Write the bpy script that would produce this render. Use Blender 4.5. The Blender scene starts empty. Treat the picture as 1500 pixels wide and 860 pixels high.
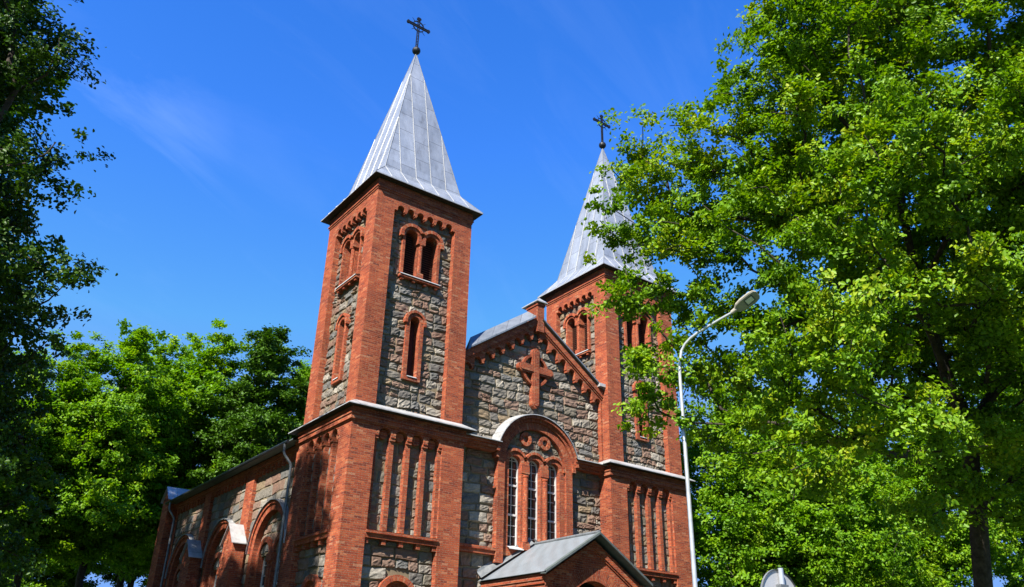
import bpy, math, random
import numpy as np
from mathutils import Vector, Matrix
from mathutils.geometry import tessellate_polygon

sc = bpy.context.scene
col = sc.collection

# ------------------------------------------------------------------ camera
CAM = Vector((-11.907, -24.927, 1.65))
_yaw, _pitch, _roll = -0.6379, 0.4530, 0.0228
FPX = 1211.86                                   # focal length in pixels of the 1500 px wide photograph
_f = Vector((-math.sin(_yaw) * math.cos(_pitch), math.cos(_yaw) * math.cos(_pitch), math.sin(_pitch)))
_r0 = Vector((math.cos(_yaw), math.sin(_yaw), 0.0))
_u0 = _r0.cross(_f)
_R = _r0 * math.cos(_roll) + _u0 * math.sin(_roll)
_U = -_r0 * math.sin(_roll) + _u0 * math.cos(_roll)
cd = bpy.data.cameras.new('camera')
cd.sensor_width = 36.0
cd.lens = FPX / 1500 * 36
cd.clip_start, cd.clip_end = 0.1, 3000
cam = bpy.data.objects.new('camera', cd)
col.objects.link(cam)
cam.matrix_world = Matrix(((_R.x, _U.x, -_f.x, CAM.x), (_R.y, _U.y, -_f.y, CAM.y), (_R.z, _U.z, -_f.z, CAM.z), (0, 0, 0, 1)))
sc.camera = cam


def at(px, py, depth):
    """world point seen at a photograph pixel at a given depth"""
    return CAM + (_R * ((px - 750) / FPX) + _U * ((430 - py) / FPX) + _f) * depth


# ------------------------------------------------------------------ sky and sun
SUN_DIR = Vector((1.90, 1.0, -2.10)).normalized()
SUN_ELEV = math.asin(-SUN_DIR.z)
SUN_ROT = math.atan2(-SUN_DIR.x, -SUN_DIR.y)
world = bpy.data.worlds.new('World')
sc.world = world
world.use_nodes = True
wn, wl = world.node_tree.nodes, world.node_tree.links
wn.clear()
w_out = wn.new('ShaderNodeOutputWorld')
w_bg = wn.new('ShaderNodeBackground')
w_bg.inputs['Strength'].default_value = 0.102
sky = wn.new('ShaderNodeTexSky')
sky.sky_type = 'NISHITA'
sky.sun_disc = False
sky.sun_elevation = SUN_ELEV
sky.sun_rotation = SUN_ROT
sky.altitude = 200
sky.air_density = 1.0
sky.dust_density = 0.1
sky.ozone_density = 3.0
w_hs = wn.new('ShaderNodeHueSaturation')
w_hs.inputs['Hue'].default_value = 0.516
w_hs.inputs['Saturation'].default_value = 1.34
w_hs.inputs['Value'].default_value = 1.28
wl.new(sky.outputs[0], w_hs.inputs['Color'])
# thin streaks of cirrus
w_tc = wn.new('ShaderNodeTexCoord')
w_mp = wn.new('ShaderNodeMapping')
w_mp.inputs['Rotation'].default_value = (0.5, 0.9, 0.6)
w_mp.inputs['Scale'].default_value = (1.2, 7.0, 2.2)
w_nz = wn.new('ShaderNodeTexNoise')
w_nz.inputs['Scale'].default_value = 2.0
w_nz.inputs['Detail'].default_value = 7
w_nz.inputs['Roughness'].default_value = 0.62
w_nz.inputs['Distortion'].default_value = 0.6
w_rp = wn.new('ShaderNodeValToRGB')
w_rp.color_ramp.elements[0].position = 0.50
w_rp.color_ramp.elements[0].color = (0, 0, 0, 1)
w_rp.color_ramp.elements[1].position = 0.85
w_rp.color_ramp.elements[1].color = (0.06, 0.06, 0.06, 1)
w_mx = wn.new('ShaderNodeMixRGB')
w_mx.inputs[2].default_value = (5.5, 6.6, 8.0, 1)
wl.new(w_tc.outputs['Generated'], w_mp.inputs[0])
wl.new(w_mp.outputs[0], w_nz.inputs['Vector'])
wl.new(w_nz.outputs['Fac'], w_rp.inputs[0])
w_dt = wn.new('ShaderNodeVectorMath')
w_dt.operation = 'DOT_PRODUCT'
w_dt.inputs[1].default_value = (0.0990, 0.8392, 0.5348)
w_mr = wn.new('ShaderNodeMapRange')
w_mr.inputs['From Min'].default_value = 0.9935
w_mr.inputs['From Max'].default_value = 0.9985
w_mr.inputs['To Min'].default_value = 0.45
w_mr.inputs['To Max'].default_value = 1.7
w_mu = wn.new('ShaderNodeMath')
w_mu.operation = 'MULTIPLY'
wl.new(w_tc.outputs['Generated'], w_dt.inputs[0])
wl.new(w_dt.outputs['Value'], w_mr.inputs['Value'])
wl.new(w_mr.outputs[0], w_mu.inputs[0])
wl.new(w_rp.outputs[0], w_mu.inputs[1])
wl.new(w_mu.outputs[0], w_mx.inputs[0])
w_cap = wn.new('ShaderNodeMixRGB')             # sky colour capped to cut ambient light from the horizon and round the sun
w_cap.blend_type = 'DARKEN'
w_cap.inputs[0].default_value = 1.0
w_cap.inputs[2].default_value = (0.75, 1.55, 3.5, 1)
wl.new(w_hs.outputs[0], w_cap.inputs[1])
wl.new(w_cap.outputs[0], w_mx.inputs[1])
wl.new(w_mx.outputs[0], w_bg.inputs['Color'])
wl.new(w_bg.outputs[0], w_out.inputs[0])

sd = bpy.data.lights.new('sun', 'SUN')
sd.energy = 5.0
sd.angle = math.radians(0.53)
sd.color = (1.0, 0.95, 0.87)
sun = bpy.data.objects.new('sun', sd)
col.objects.link(sun)
sun.rotation_euler = SUN_DIR.to_track_quat('-Z', 'Y').to_euler()
sun.location = (-40, -20, 60)

sc.view_settings.view_transform = 'Standard'
sc.view_settings.look = 'None'
sc.view_settings.exposure = 1.45
sc.view_settings.gamma = 1.0
sc.cycles.max_bounces = 6
sc.cycles.diffuse_bounces = 3
sc.cycles.transmission_bounces = 4


# ------------------------------------------------------------------ materials
def new_mat(name):
    m = bpy.data.materials.new(name)
    m.use_nodes = True
    nt = m.node_tree
    nt.nodes.clear()
    out = nt.nodes.new('ShaderNodeOutputMaterial')
    return m, nt.nodes, nt.links, out


def ramp(n, stops, interp='LINEAR'):
    r = n.new('ShaderNodeValToRGB')
    e = r.color_ramp.elements
    r.color_ramp.interpolation = interp
    while len(e) > 1:
        e.remove(e[-1])
    for i, (p, c) in enumerate(stops):
        x = e[0] if i == 0 else e.new(p)
        x.position = p
        x.color = (*c, 1) if len(c) == 3 else c
    return r


def math_node(n, l, op, a, b=None, c=None):
    m = n.new('ShaderNodeMath')
    m.operation = op
    for i, v in enumerate((a, b, c)):
        if v is None:
            continue
        if isinstance(v, (int, float)):
            m.inputs[i].default_value = v
        else:
            l.new(v, m.inputs[i])
    return m.outputs[0]


def mixrgb(n, l, mode, fac, a, b):
    m = n.new('ShaderNodeMixRGB')
    m.blend_type = mode
    for i, v in enumerate((fac, a, b)):
        if isinstance(v, (int, float)):
            m.inputs[i].default_value = v
        elif isinstance(v, tuple):
            m.inputs[i].default_value = (*v, 1)
        else:
            l.new(v, m.inputs[i])
    return m.outputs[0]


def noise(n, l, vec, scale, detail=4, rough=0.55):
    t = n.new('ShaderNodeTexNoise')
    t.inputs['Scale'].default_value = scale
    t.inputs['Detail'].default_value = detail
    t.inputs['Roughness'].default_value = rough
    if vec is not None:
        l.new(vec, t.inputs['Vector'])
    return t.outputs['Fac']


def principled(n, l, out, rough=0.9, metal=0.0, spec=0.3):
    p = n.new('ShaderNodeBsdfPrincipled')
    p.inputs['Roughness'].default_value = rough
    p.inputs['Metallic'].default_value = metal
    p.inputs['Specular IOR Level'].default_value = spec
    l.new(p.outputs[0], out.inputs[0])
    return p


def bump(n, l, p, height, strength=0.5, dist=0.01):
    b = n.new('ShaderNodeBump')
    b.inputs['Strength'].default_value = strength
    b.inputs['Distance'].default_value = dist
    l.new(height, b.inputs['Height'])
    l.new(b.outputs[0], p.inputs['Normal'])


def brick_material(name, width=0.245, row=0.071, shift=(0, 0), tint=1.0):
    m, n, l, out = new_mat(name)
    p = principled(n, l, out, 0.92, 0, 0.08)
    uv = n.new('ShaderNodeUVMap')
    geo = n.new('ShaderNodeTexCoord')
    br = n.new('ShaderNodeTexBrick')
    br.inputs['Scale'].default_value = 1.0
    br.inputs['Brick Width'].default_value = width
    br.inputs['Row Height'].default_value = row
    br.inputs['Mortar Size'].default_value = 0.0072
    br.inputs['Mortar Smooth'].default_value = 0.25
    br.offset = 0.5
    br.offset_frequency = 2
    l.new(uv.outputs[0], br.inputs['Vector'])
    sp = n.new('ShaderNodeSeparateXYZ')
    l.new(uv.outputs[0], sp.inputs[0])
    r_id = math_node(n, l, 'FLOOR', math_node(n, l, 'DIVIDE', sp.outputs[1], row))
    odd = math_node(n, l, 'MULTIPLY', math_node(n, l, 'FLOORED_MODULO', r_id, 2.0), 0.5)
    c_id = math_node(n, l, 'FLOOR', math_node(n, l, 'ADD', math_node(n, l, 'DIVIDE', sp.outputs[0], width), odd))
    cb = n.new('ShaderNodeCombineXYZ')
    l.new(r_id, cb.inputs[0])
    l.new(c_id, cb.inputs[1])
    wnz = n.new('ShaderNodeTexWhiteNoise')
    wnz.noise_dimensions = '2D'
    l.new(cb.outputs[0], wnz.inputs['Vector'])
    rp = ramp(n, [(0.0, (0.135, 0.032, 0.021)), (0.12, (0.208, 0.043, 0.022)), (0.45, (0.257, 0.055, 0.025)),
                  (0.78, (0.298, 0.070, 0.030)), (0.94, (0.335, 0.097, 0.041)), (1.0, (0.311, 0.135, 0.077))])
    l.new(wnz.outputs['Value'], rp.inputs[0])
    small = noise(n, l, geo.outputs['Object'], 26, 5, 0.7)
    c1 = mixrgb(n, l, 'OVERLAY', 0.45, rp.outputs[0], small)
    big = noise(n, l, geo.outputs['Object'], 0.55, 5, 0.6)
    dk = ramp(n, [(0.28, (0.58, 0.56, 0.57)), (0.5, (1, 1, 1)), (0.72, (1.16, 1.10, 1.04))])
    l.new(big, dk.inputs[0])
    c2 = mixrgb(n, l, 'MULTIPLY', 1.0, c1, dk.outputs[0])
    # vertical run-off stains
    smp = n.new('ShaderNodeMapping')
    smp.inputs['Scale'].default_value = (2.6, 2.6, 0.22)
    l.new(geo.outputs['Object'], smp.inputs[0])
    st = noise(n, l, smp.outputs[0], 1.0, 6, 0.7)
    sr = ramp(n, [(0.30, (0.62, 0.60, 0.60)), (0.48, (1, 1, 1)), (0.75, (1.08, 1.06, 1.04))])
    l.new(st, sr.inputs[0])
    c2 = mixrgb(n, l, 'MULTIPLY', 0.8, c2, sr.outputs[0])
    # pale lime bloom in a few ragged patches
    bl = noise(n, l, geo.outputs['Object'], 1.7, 8, 0.72)
    blr = ramp(n, [(0.66, (0, 0, 0)), (0.75, (0.55, 0.55, 0.55))])
    l.new(bl, blr.inputs[0])
    c3 = mixrgb(n, l, 'MIX', blr.outputs[0], c2, (0.52, 0.40, 0.31))
    mfac = ramp(n, [(0.45, (0, 0, 0)), (0.72, (1, 1, 1))])
    l.new(small, mfac.inputs[0])
    mort = mixrgb(n, l, 'MIX', mfac.outputs[0], (0.135, 0.068, 0.043), (0.37, 0.255, 0.18))
    c4 = mixrgb(n, l, 'MIX', br.outputs['Fac'], c3, mort)
    if tint != 1.0:
        c4 = mixrgb(n, l, 'MULTIPLY', 1.0, c4, (tint, tint, tint))
    l.new(c4, p.inputs['Base Color'])
    h = math_node(n, l, 'SUBTRACT', math_node(n, l, 'MULTIPLY', small, 0.5), br.outputs['Fac'])
    bump(n, l, p, h, 0.7, 0.008)
    return m


def stone_material():
    m, n, l, out = new_mat('fieldstone')
    p = principled(n, l, out, 0.94, 0, 0.10)
    geo = n.new('ShaderNodeNewGeometry')
    tc = n.new('ShaderNodeTexCoord')
    rp = ramp(n, [(0.00, (0.107, 0.098, 0.087)), (0.11, (0.162, 0.145, 0.121)), (0.22, (0.169, 0.111, 0.082)), (0.38, (0.194, 0.173, 0.146)),
                  (0.47, (0.182, 0.123, 0.093)), (0.60, (0.119, 0.115, 0.107)), (0.70, (0.194, 0.145, 0.093)), (0.75, (0.156, 0.096, 0.071)),
                  (0.86, (0.255, 0.229, 0.189)), (0.93, (0.140, 0.122, 0.095))], 'CONSTANT')
    l.new(geo.outputs['Random Per Island'], rp.inputs[0])
    n1 = noise(n, l, tc.outputs['Object'], 9, 6, 0.7)
    n2 = noise(n, l, tc.outputs['Object'], 60, 3, 0.7)
    c = mixrgb(n, l, 'OVERLAY', 0.65, rp.outputs[0], n1)
    c = mixrgb(n, l, 'OVERLAY', 0.75, c, n2)
    l.new(c, p.inputs['Base Color'])
    h = math_node(n, l, 'ADD', math_node(n, l, 'MULTIPLY', n2, 0.35), n1)
    bump(n, l, p, h, 0.9, 0.03)
    return m


def noisy_material(name, c0, c1, scale, rough=0.9, metal=0.0, bstr=0.3, bdist=0.01, detail=6, spec=0.3, lo=0.35, hi=0.65):
    m, n, l, out = new_mat(name)
    p = principled(n, l, out, rough, metal, spec)
    tc = n.new('ShaderNodeTexCoord')
    f = noise(n, l, tc.outputs['Object'], scale, detail, 0.65)
    r = ramp(n, [(lo, c0), (hi, c1)])
    l.new(f, r.inputs[0])
    l.new(r.outputs[0], p.inputs['Base Color'])
    if bstr:
        bump(n, l, p, f, bstr, bdist)
    return m


def sheet_material(name, base, stain, rust, w, h, seam=0.012, rough=0.42, metal=0.35, rust_at=0.625):
    """painted sheet metal in panels, UV in metres"""
    m, n, l, out = new_mat(name)
    p = principled(n, l, out, rough, metal, 0.4)
    uv = n.new('ShaderNodeUVMap')
    tc = n.new('ShaderNodeTexCoord')
    br = n.new('ShaderNodeTexBrick')
    br.inputs['Scale'].default_value = 1.0
    br.inputs['Brick Width'].default_value = h
    br.inputs['Row Height'].default_value = w
    br.inputs['Mortar Size'].default_value = seam
    br.inputs['Mortar Smooth'].default_value = 0.1
    br.offset = 0.37
    sp = n.new('ShaderNodeSeparateXYZ')
    cb = n.new('ShaderNodeCombineXYZ')
    l.new(uv.outputs[0], sp.inputs[0])
    l.new(sp.outputs[1], cb.inputs[0])
    l.new(sp.outputs[0], cb.inputs[1])
    l.new(cb.outputs[0], br.inputs['Vector'])
    r_id = math_node(n, l, 'FLOOR', math_node(n, l, 'DIVIDE', sp.outputs[0], w))
    v_id = math_node(n, l, 'FLOOR', math_node(n, l, 'DIVIDE', sp.outputs[1], h))
    cb2 = n.new('ShaderNodeCombineXYZ')
    l.new(r_id, cb2.inputs[0])
    l.new(v_id, cb2.inputs[1])
    wz = n.new('ShaderNodeTexWhiteNoise')
    wz.noise_dimensions = '2D'
    l.new(cb2.outputs[0], wz.inputs['Vector'])
    mp = n.new('ShaderNodeMapping')
    mp.inputs['Scale'].default_value = (1.0, 1.0, 0.28)
    l.new(tc.outputs['Object'], mp.inputs[0])
    n1 = noise(n, l, mp.outputs[0], 1.3, 7, 0.65)
    n2 = noise(n, l, mp.outputs[0], 5.5, 8, 0.75)
    r1 = ramp(n, [(0.32, stain), (0.62, base)])
    l.new(n1, r1.inputs[0])
    pv = math_node(n, l, 'MULTIPLY_ADD', wz.outputs['Value'], 0.26, 0.85)
    c = mixrgb(n, l, 'MULTIPLY', 1.0, r1.outputs[0], pv)
    n3 = noise(n, l, mp.outputs[0], 3.2, 8, 0.75)
    r3 = ramp(n, [(0.30, (0.60, 0.58, 0.56)), (0.44, (0.95, 0.95, 0.95)), (0.52, (1.04, 1.04, 1.04)), (0.68, (1.22, 1.22, 1.22))])
    l.new(n3, r3.inputs[0])
    c = mixrgb(n, l, 'MULTIPLY', 1.0, c, r3.outputs[0])
    r2 = ramp(n, [(rust_at, (0, 0, 0)), (rust_at + 0.08, (0.85, 0.85, 0.85))])
    l.new(n2, r2.inputs[0])
    c = mixrgb(n, l, 'MIX', r2.outputs[0], c, rust)
    c = mixrgb(n, l, 'MIX', math_node(n, l, 'MULTIPLY', br.outputs['Fac'], 0.8), c, (0.09, 0.09, 0.09))
    l.new(c, p.inputs['Base Color'])
    hh = math_node(n, l, 'SUBTRACT', n1, br.outputs['Fac'])
    bump(n, l, p, hh, 0.45, 0.03)
    return m


def corrugated_material():
    m, n, l, out = new_mat('corrugated_sheet')
    p = principled(n, l, out, 0.45, 0.35, 0.4)
    uv = n.new('ShaderNodeUVMap')
    tc = n.new('ShaderNodeTexCoord')
    sp = n.new('ShaderNodeSeparateXYZ')
    l.new(uv.outputs[0], sp.inputs[0])
    s = math_node(n, l, 'SINE', math_node(n, l, 'MULTIPLY', sp.outputs[0], 2 * math.pi / 0.09))
    f = noise(n, l, tc.outputs['Object'], 1.6, 6, 0.65)
    r = ramp(n, [(0.3, (0.192, 0.218, 0.238)), (0.7, (0.234, 0.260, 0.281))])
    l.new(f, r.inputs[0])
    l.new(r.outputs[0], p.inputs['Base Color'])
    bump(n, l, p, s, 0.35, 0.012)
    return m


def leaf_material(name, cols, trans, back=0.42, hue=0.0):
    m, n, l, out = new_mat(name)
    geo = n.new('ShaderNodeNewGeometry')
    tc = n.new('ShaderNodeTexCoord')
    rp = ramp(n, [(i / (len(cols) - 1), c) for i, c in enumerate(cols)])
    big = noise(n, l, tc.outputs['Object'], 0.55, 4, 0.6)
    f = math_node(n, l, 'ADD', math_node(n, l, 'MULTIPLY', geo.outputs['Random Per Island'], 0.55), math_node(n, l, 'MULTIPLY_ADD', big, 2.0, -0.80))
    l.new(f, rp.inputs[0])
    d = n.new('ShaderNodeBsdfPrincipled')
    d.inputs['Roughness'].default_value = 0.48
    d.inputs['Specular IOR Level'].default_value = 0.22
    l.new(rp.outputs[0], d.inputs['Base Color'])
    t = n.new('ShaderNodeBsdfTranslucent')
    tcx = mixrgb(n, l, 'MULTIPLY', 1.0, rp.outputs[0], trans)
    l.new(tcx, t.inputs['Color'])
    mx = n.new('ShaderNodeMixShader')
    mx.inputs[0].default_value = back * .62
    l.new(d.outputs[0], mx.inputs[1])
    l.new(t.outputs[0], mx.inputs[2])
    l.new(mx.outputs[0], out.inputs[0])
    return m


BRICK = brick_material('red_brick')
BRICK_ARCH = brick_material('radial_brick', 0.26, 0.078)
SOLDIER = brick_material('soldier_brick', 0.085, 0.30)
STONE = stone_material()
MORTAR = noisy_material('lime_mortar', (0.126, 0.097, 0.058), (0.211, 0.168, 0.104), 7, 0.95)
SPIRE = sheet_material('spire_sheet', (0.292, 0.315, 0.350), (0.219, 0.245, 0.282), (0.214, 0.160, 0.115), 0.722, 1.05)
SEAM = noisy_material('spire_seam', (0.324, 0.333, 0.342), (0.414, 0.414, 0.405), 3, 0.45, 0.2, 0)
FLASH = sheet_material('flashing', (0.378, 0.378, 0.373), (0.288, 0.288, 0.286), (0.270, 0.234, 0.189), 50, 1.3, 0.01, 0.45, 0.25, 0.72)
ROOFING = sheet_material('roof_sheet', (0.198, 0.216, 0.230), (0.162, 0.180, 0.194), (0.225, 0.216, 0.198), 0.5, 60, 0.012, 0.4, 0.4, 0.9)
CORR = corrugated_material()
TRIM = noisy_material('grey_green_trim', (0.077, 0.095, 0.090), (0.113, 0.135, 0.131), 4, 0.45, 0.2, 0)
IRON = noisy_material('black_iron', (0.011, 0.012, 0.013), (0.036, 0.038, 0.041), 9, 0.42, 0.5, 0)
LOUVRE = noisy_material('louvre_board', (0.085, 0.034, 0.022), (0.150, 0.058, 0.038), 6, 0.8, 0, 0.2)
BOARD = noisy_material('red_board', (0.055, 0.012, 0.010), (0.09, 0.020, 0.016), 5, 0.7, 0, 0.2)
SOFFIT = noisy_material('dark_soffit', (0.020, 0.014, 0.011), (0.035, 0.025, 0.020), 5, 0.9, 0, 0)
DARK = noisy_material('dark_interior', (0.010, 0.008, 0.007), (0.02, 0.016, 0.014), 3, 1, 0, 0)
SILL = noisy_material('pale_sill', (0.46, 0.46, 0.455), (0.58, 0.58, 0.57), 5, 0.5, 0.1, 0)
WHITE = noisy_material('white_paint', (0.42, 0.41, 0.39), (0.55, 0.54, 0.52), 6, 0.55, 0, 0.1)
GALV = noisy_material('galvanised_steel', (0.42, 0.44, 0.46), (0.56, 0.58, 0.60), 5, 0.38, 0.6, 0)
GUTTER = noisy_material('grey_gutter', (0.10, 0.11, 0.115), (0.19, 0.20, 0.205), 5, 0.5, 0.3, 0)
WOOD = noisy_material('door_wood', (0.09, 0.05, 0.03), (0.16, 0.09, 0.05), 4, 0.7)


def glass_material():
    m, n, l, out = new_mat('window_glass')
    p = principled(n, l, out, 0.06, 0, 0.5)
    tc = n.new('ShaderNodeTexCoord')
    f = noise(n, l, tc.outputs['Object'], 2.3, 3, 0.5)
    r = ramp(n, [(0.35, (0.008, 0.009, 0.011)), (0.7, (0.03, 0.032, 0.036))])
    l.new(f, r.inputs[0])
    l.new(r.outputs[0], p.inputs['Base Color'])
    bump(n, l, p, f, 0.05, 0.01)
    return m


GLASS = glass_material()

# ------------------------------------------------------------------ mesh building
ZV = Vector((0, 0, 1))


class Frame:
    """a wall plane: u runs to the right seen from outside, n is outward"""
    def __init__(s, o, u, nrm):
        s.o, s.u, s.n = Vector(o), Vector(u), Vector(nrm)

    def __call__(s, u, z, n=0.0):
        return s.o + s.u * u + s.n * n + ZV * z


class MB:
    def __init__(s):
        s.v, s.f, s.uv, s.mi, s.mats = [], [], [], [], []

    def mat(s, m):
        if m not in s.mats:
            s.mats.append(m)
        return s.mats.index(m)

    def face(s, pts, m, uv=None):
        i0 = len(s.v)
        s.v += [tuple(p) for p in pts]
        s.f.append(tuple(range(i0, i0 + len(pts))))
        s.mi.append(s.mat(m))
        if uv is None:
            n = Vector((0, 0, 0))
            for i in range(len(pts)):
                a, b = pts[i], pts[(i + 1) % len(pts)]
                n += Vector(((a[1] - b[1]) * (a[2] + b[2]), (a[2] - b[2]) * (a[0] + b[0]), (a[0] - b[0]) * (a[1] + b[1])))
            if n.length < 1e-12:
                n = ZV.copy()
            n.normalize()
            if n.y > 0.7 or n.x > 0.7 or n.z < -0.7:
                n = -n
            if abs(n.z) > 0.985:
                uu, vv = Vector((1, 0, 0)), Vector((0, 1, 0))
            else:
                uu = ZV.cross(n).normalized()
                vv = n.cross(uu)
            uv = [(Vector(p).dot(uu), Vector(p).dot(vv)) for p in pts]
        s.uv += uv

    def box(s, fr, u0, u1, z0, z1, n0, n1, m, uvscale=None):
        P = [fr(u, z, n) for n in (n0, n1) for z in (z0, z1) for u in (u0, u1)]
        for q in ((4, 5, 7, 6), (0, 2, 3, 1), (0, 4, 6, 2), (1, 3, 7, 5), (2, 6, 7, 3), (0, 1, 5, 4)):
            s.face([P[i] for i in q], m)

    def prism(s, fr, outline, holes, n0, n1, m, side=None, back=False):
        side = side or m
        loops = [outline] + list(holes)
        tri = tessellate_polygon([[Vector((u, z, 0)) for u, z in lp] for lp in loops])
        flat = [p for lp in loops for p in lp]
        for t in tri:
            s.face([fr(*flat[i], n1) for i in t], m)
            if back:
                s.face([fr(*flat[i], n0) for i in t], m)
        for lp in loops:
            for i in range(len(lp)):
                a, b = lp[i], lp[(i + 1) % len(lp)]
                s.face([fr(*a, n0), fr(*b, n0), fr(*b, n1), fr(*a, n1)], side)

    def ring(s, fr, cu, cz, r0, r1, a0, a1, n0, n1, m, seg=24, ends=True, side=None):
        side = side or m
        rm = (r0 + r1) / 2
        for i in range(seg):
            t0, t1 = a0 + (a1 - a0) * i / seg, a0 + (a1 - a0) * (i + 1) / seg
            c0, s0, c1, s1 = math.cos(t0), math.sin(t0), math.cos(t1), math.sin(t1)
            p = lambda r, c, q, n: fr(cu + r * c, cz + r * q, n)
            v0, v1 = t0 * rm, t1 * rm
            s.face([p(r0, c0, s0, n1), p(r1, c0, s0, n1), p(r1, c1, s1, n1), p(r0, c1, s1, n1)], m, [(r0 - r0 + .005, v0), (r1 - r0 + .005, v0), (r1 - r0 + .005, v1), (.005, v1)])
            d = n1 - n0
            s.face([p(r1, c0, s0, n0), p(r1, c1, s1, n0), p(r1, c1, s1, n1), p(r1, c0, s0, n1)], side, [(0, v0), (0, v1), (d, v1), (d, v0)])
            s.face([p(r0, c0, s0, n0), p(r0, c1, s1, n0), p(r0, c1, s1, n1), p(r0, c0, s0, n1)], side, [(0, v0), (0, v1), (d, v1), (d, v0)])
        if ends:
            for t in (a0, a1):
                c, q = math.cos(t), math.sin(t)
                s.face([fr(cu + r * c, cz + r * q, n) for r, n in ((r0, n0), (r1, n0), (r1, n1), (r0, n1))], m)

    def tube(s, pts, rad, m, sides=10, caps=True):
        pts = [Vector(p) for p in pts]
        rads = rad if isinstance(rad, (list, tuple)) else [rad] * len(pts)
        rings = []
        a = None
        for i, p in enumerate(pts):
            d = (pts[min(i + 1, len(pts) - 1)] - pts[max(i - 1, 0)]).normalized()
            if a is None:
                a = d.cross(ZV if abs(d.z) < 0.9 else Vector((1, 0, 0))).normalized()
            else:
                a = (a - d * a.dot(d)).normalized()
            b = d.cross(a)
            rings.append([p + (a * math.cos(2 * math.pi * k / sides) + b * math.sin(2 * math.pi * k / sides)) * rads[i] for k in range(sides)])
        for i in range(len(pts) - 1):
            for k in range(sides):
                k2 = (k + 1) % sides
                s.face([rings[i][k], rings[i][k2], rings[i + 1][k2], rings[i + 1][k]], m)
        if caps:
            s.face(rings[0], m)
            s.face(rings[-1], m)

    def lathe(s, o, prof, m, sides=14):
        o = Vector(o)
        for i in range(len(prof) - 1):
            (r0, z0), (r1, z1) = prof[i], prof[i + 1]
            for k in range(sides):
                a, b = 2 * math.pi * k / sides, 2 * math.pi * (k + 1) / sides
                q = [o + Vector((r * math.cos(t), r * math.sin(t), z)) for r, z, t in ((r0, z0, a), (r0, z0, b), (r1, z1, b), (r1, z1, a)) if True]
                if r0 < 1e-6:
                    q = [q[0], q[2], q[3]]
                elif r1 < 1e-6:
                    q = q[:3]
                s.face(q, m)

    def build(s, name, parent=None, smooth=False, merge=False):
        me = bpy.data.meshes.new(name)
        me.from_pydata(s.v, [], s.f)
        for m in s.mats:
            me.materials.append(m)
        me.polygons.foreach_set('material_index', s.mi)
        ul = me.uv_layers.new(name='UVMap')
        ul.data.foreach_set('uv', np.array(s.uv, dtype=np.float32).ravel())
        if merge:
            import bmesh
            b = bmesh.new()
            b.from_mesh(me)
            bmesh.ops.remove_doubles(b, verts=b.verts, dist=1e-4)
            b.to_mesh(me)
            b.free()
        if smooth:
            me.polygons.foreach_set('use_smooth', [True] * len(me.polygons))
        o = bpy.data.objects.new(name, me)
        col.objects.link(o)
        if parent is not None:
            o.parent = parent
            o.matrix_parent_inverse = parent.matrix_world.inverted() if parent.type == 'EMPTY' else Matrix.Identity(4)
            if parent.type != 'EMPTY':
                o.matrix_parent_inverse = Matrix.Identity(4)
                o.location = (0, 0, 0)
        return o


def thing(name, label, cat, loc, group=None):
    o = bpy.data.objects.new(name, None)
    o.empty_display_size = 0.5
    col.objects.link(o)
    o.location = loc
    o.matrix_world = Matrix.Translation(Vector(loc))
    o['label'] = label
    o['category'] = cat
    if group:
        o['group'] = group
    return o


def arc(cu, cz, r, a0, a1, seg):
    return [(cu + r * math.cos(math.radians(a0 + (a1 - a0) * i / seg)), cz + r * math.sin(math.radians(a0 + (a1 - a0) * i / seg))) for i in range(seg + 1)]


def arch_outline(cu, half, z0, spring, seg=14, r=None):
    """rectangle with a half round head, counter-clockwise from bottom left"""
    return [(cu - half, z0), (cu + half, z0)] + arc(cu, spring, half, 0, 180, seg)


def cut_arch(cu, half, z0, spring):
    def f(za, zb):
        if zb <= z0 or za >= spring + half:
            return None
        h = half if za <= spring else math.sqrt(max(0, half * half - (za - spring) ** 2))
        return (cu - h, cu + h)
    return f


def cut_rect(u0, u1, z0, z1):
    return lambda za, zb: None if (zb <= z0 + .01 or za >= z1 - .01) else (u0, u1)


def stones(mb, fr, u0, u1, z0, z1, n, cuts, rng, rh=(0.27, 0.40), rw=(0.27, 0.60), relief=0.075, clip=None):
    z = z0
    while z < z1 - 0.02:
        z2 = z + rng.uniform(*rh)
        if z1 - z2 < 0.16:
            z2 = z1
        a, b = u0, u1
        if clip:
            a, b = clip(z, z2)
            a, b = max(a, u0), min(b, u1)
        iv = [(a, b)] if b - a > 0.08 else []
        for c in cuts:
            k = c(z, z2)
            if k:
                nv = []
                for p, q in iv:
                    if k[1] <= p or k[0] >= q:
                        nv.append((p, q))
                    else:
                        if k[0] - p > 0.06:
                            nv.append((p, k[0]))
                        if q - k[1] > 0.06:
                            nv.append((k[1], q))
                iv = nv
        for p, q in iv:
            u = p
            while u < q - 0.01:
                w = rng.uniform(*rw)
                ue = u + w
                if q - ue < 0.2:
                    ue = q
                if rng.random() < 0.2 and z2 - z > 0.31 and ue - u < 0.5:
                    zm = z + (z2 - z) * rng.uniform(0.4, 0.6)
                    one_stone(mb, fr, u, ue, z, zm, n, rng, relief)
                    one_stone(mb, fr, u, ue, zm, z2, n, rng, relief)
                else:
                    one_stone(mb, fr, u, ue, z, z2, n, rng, relief)
                u = ue
        z = z2


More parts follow.
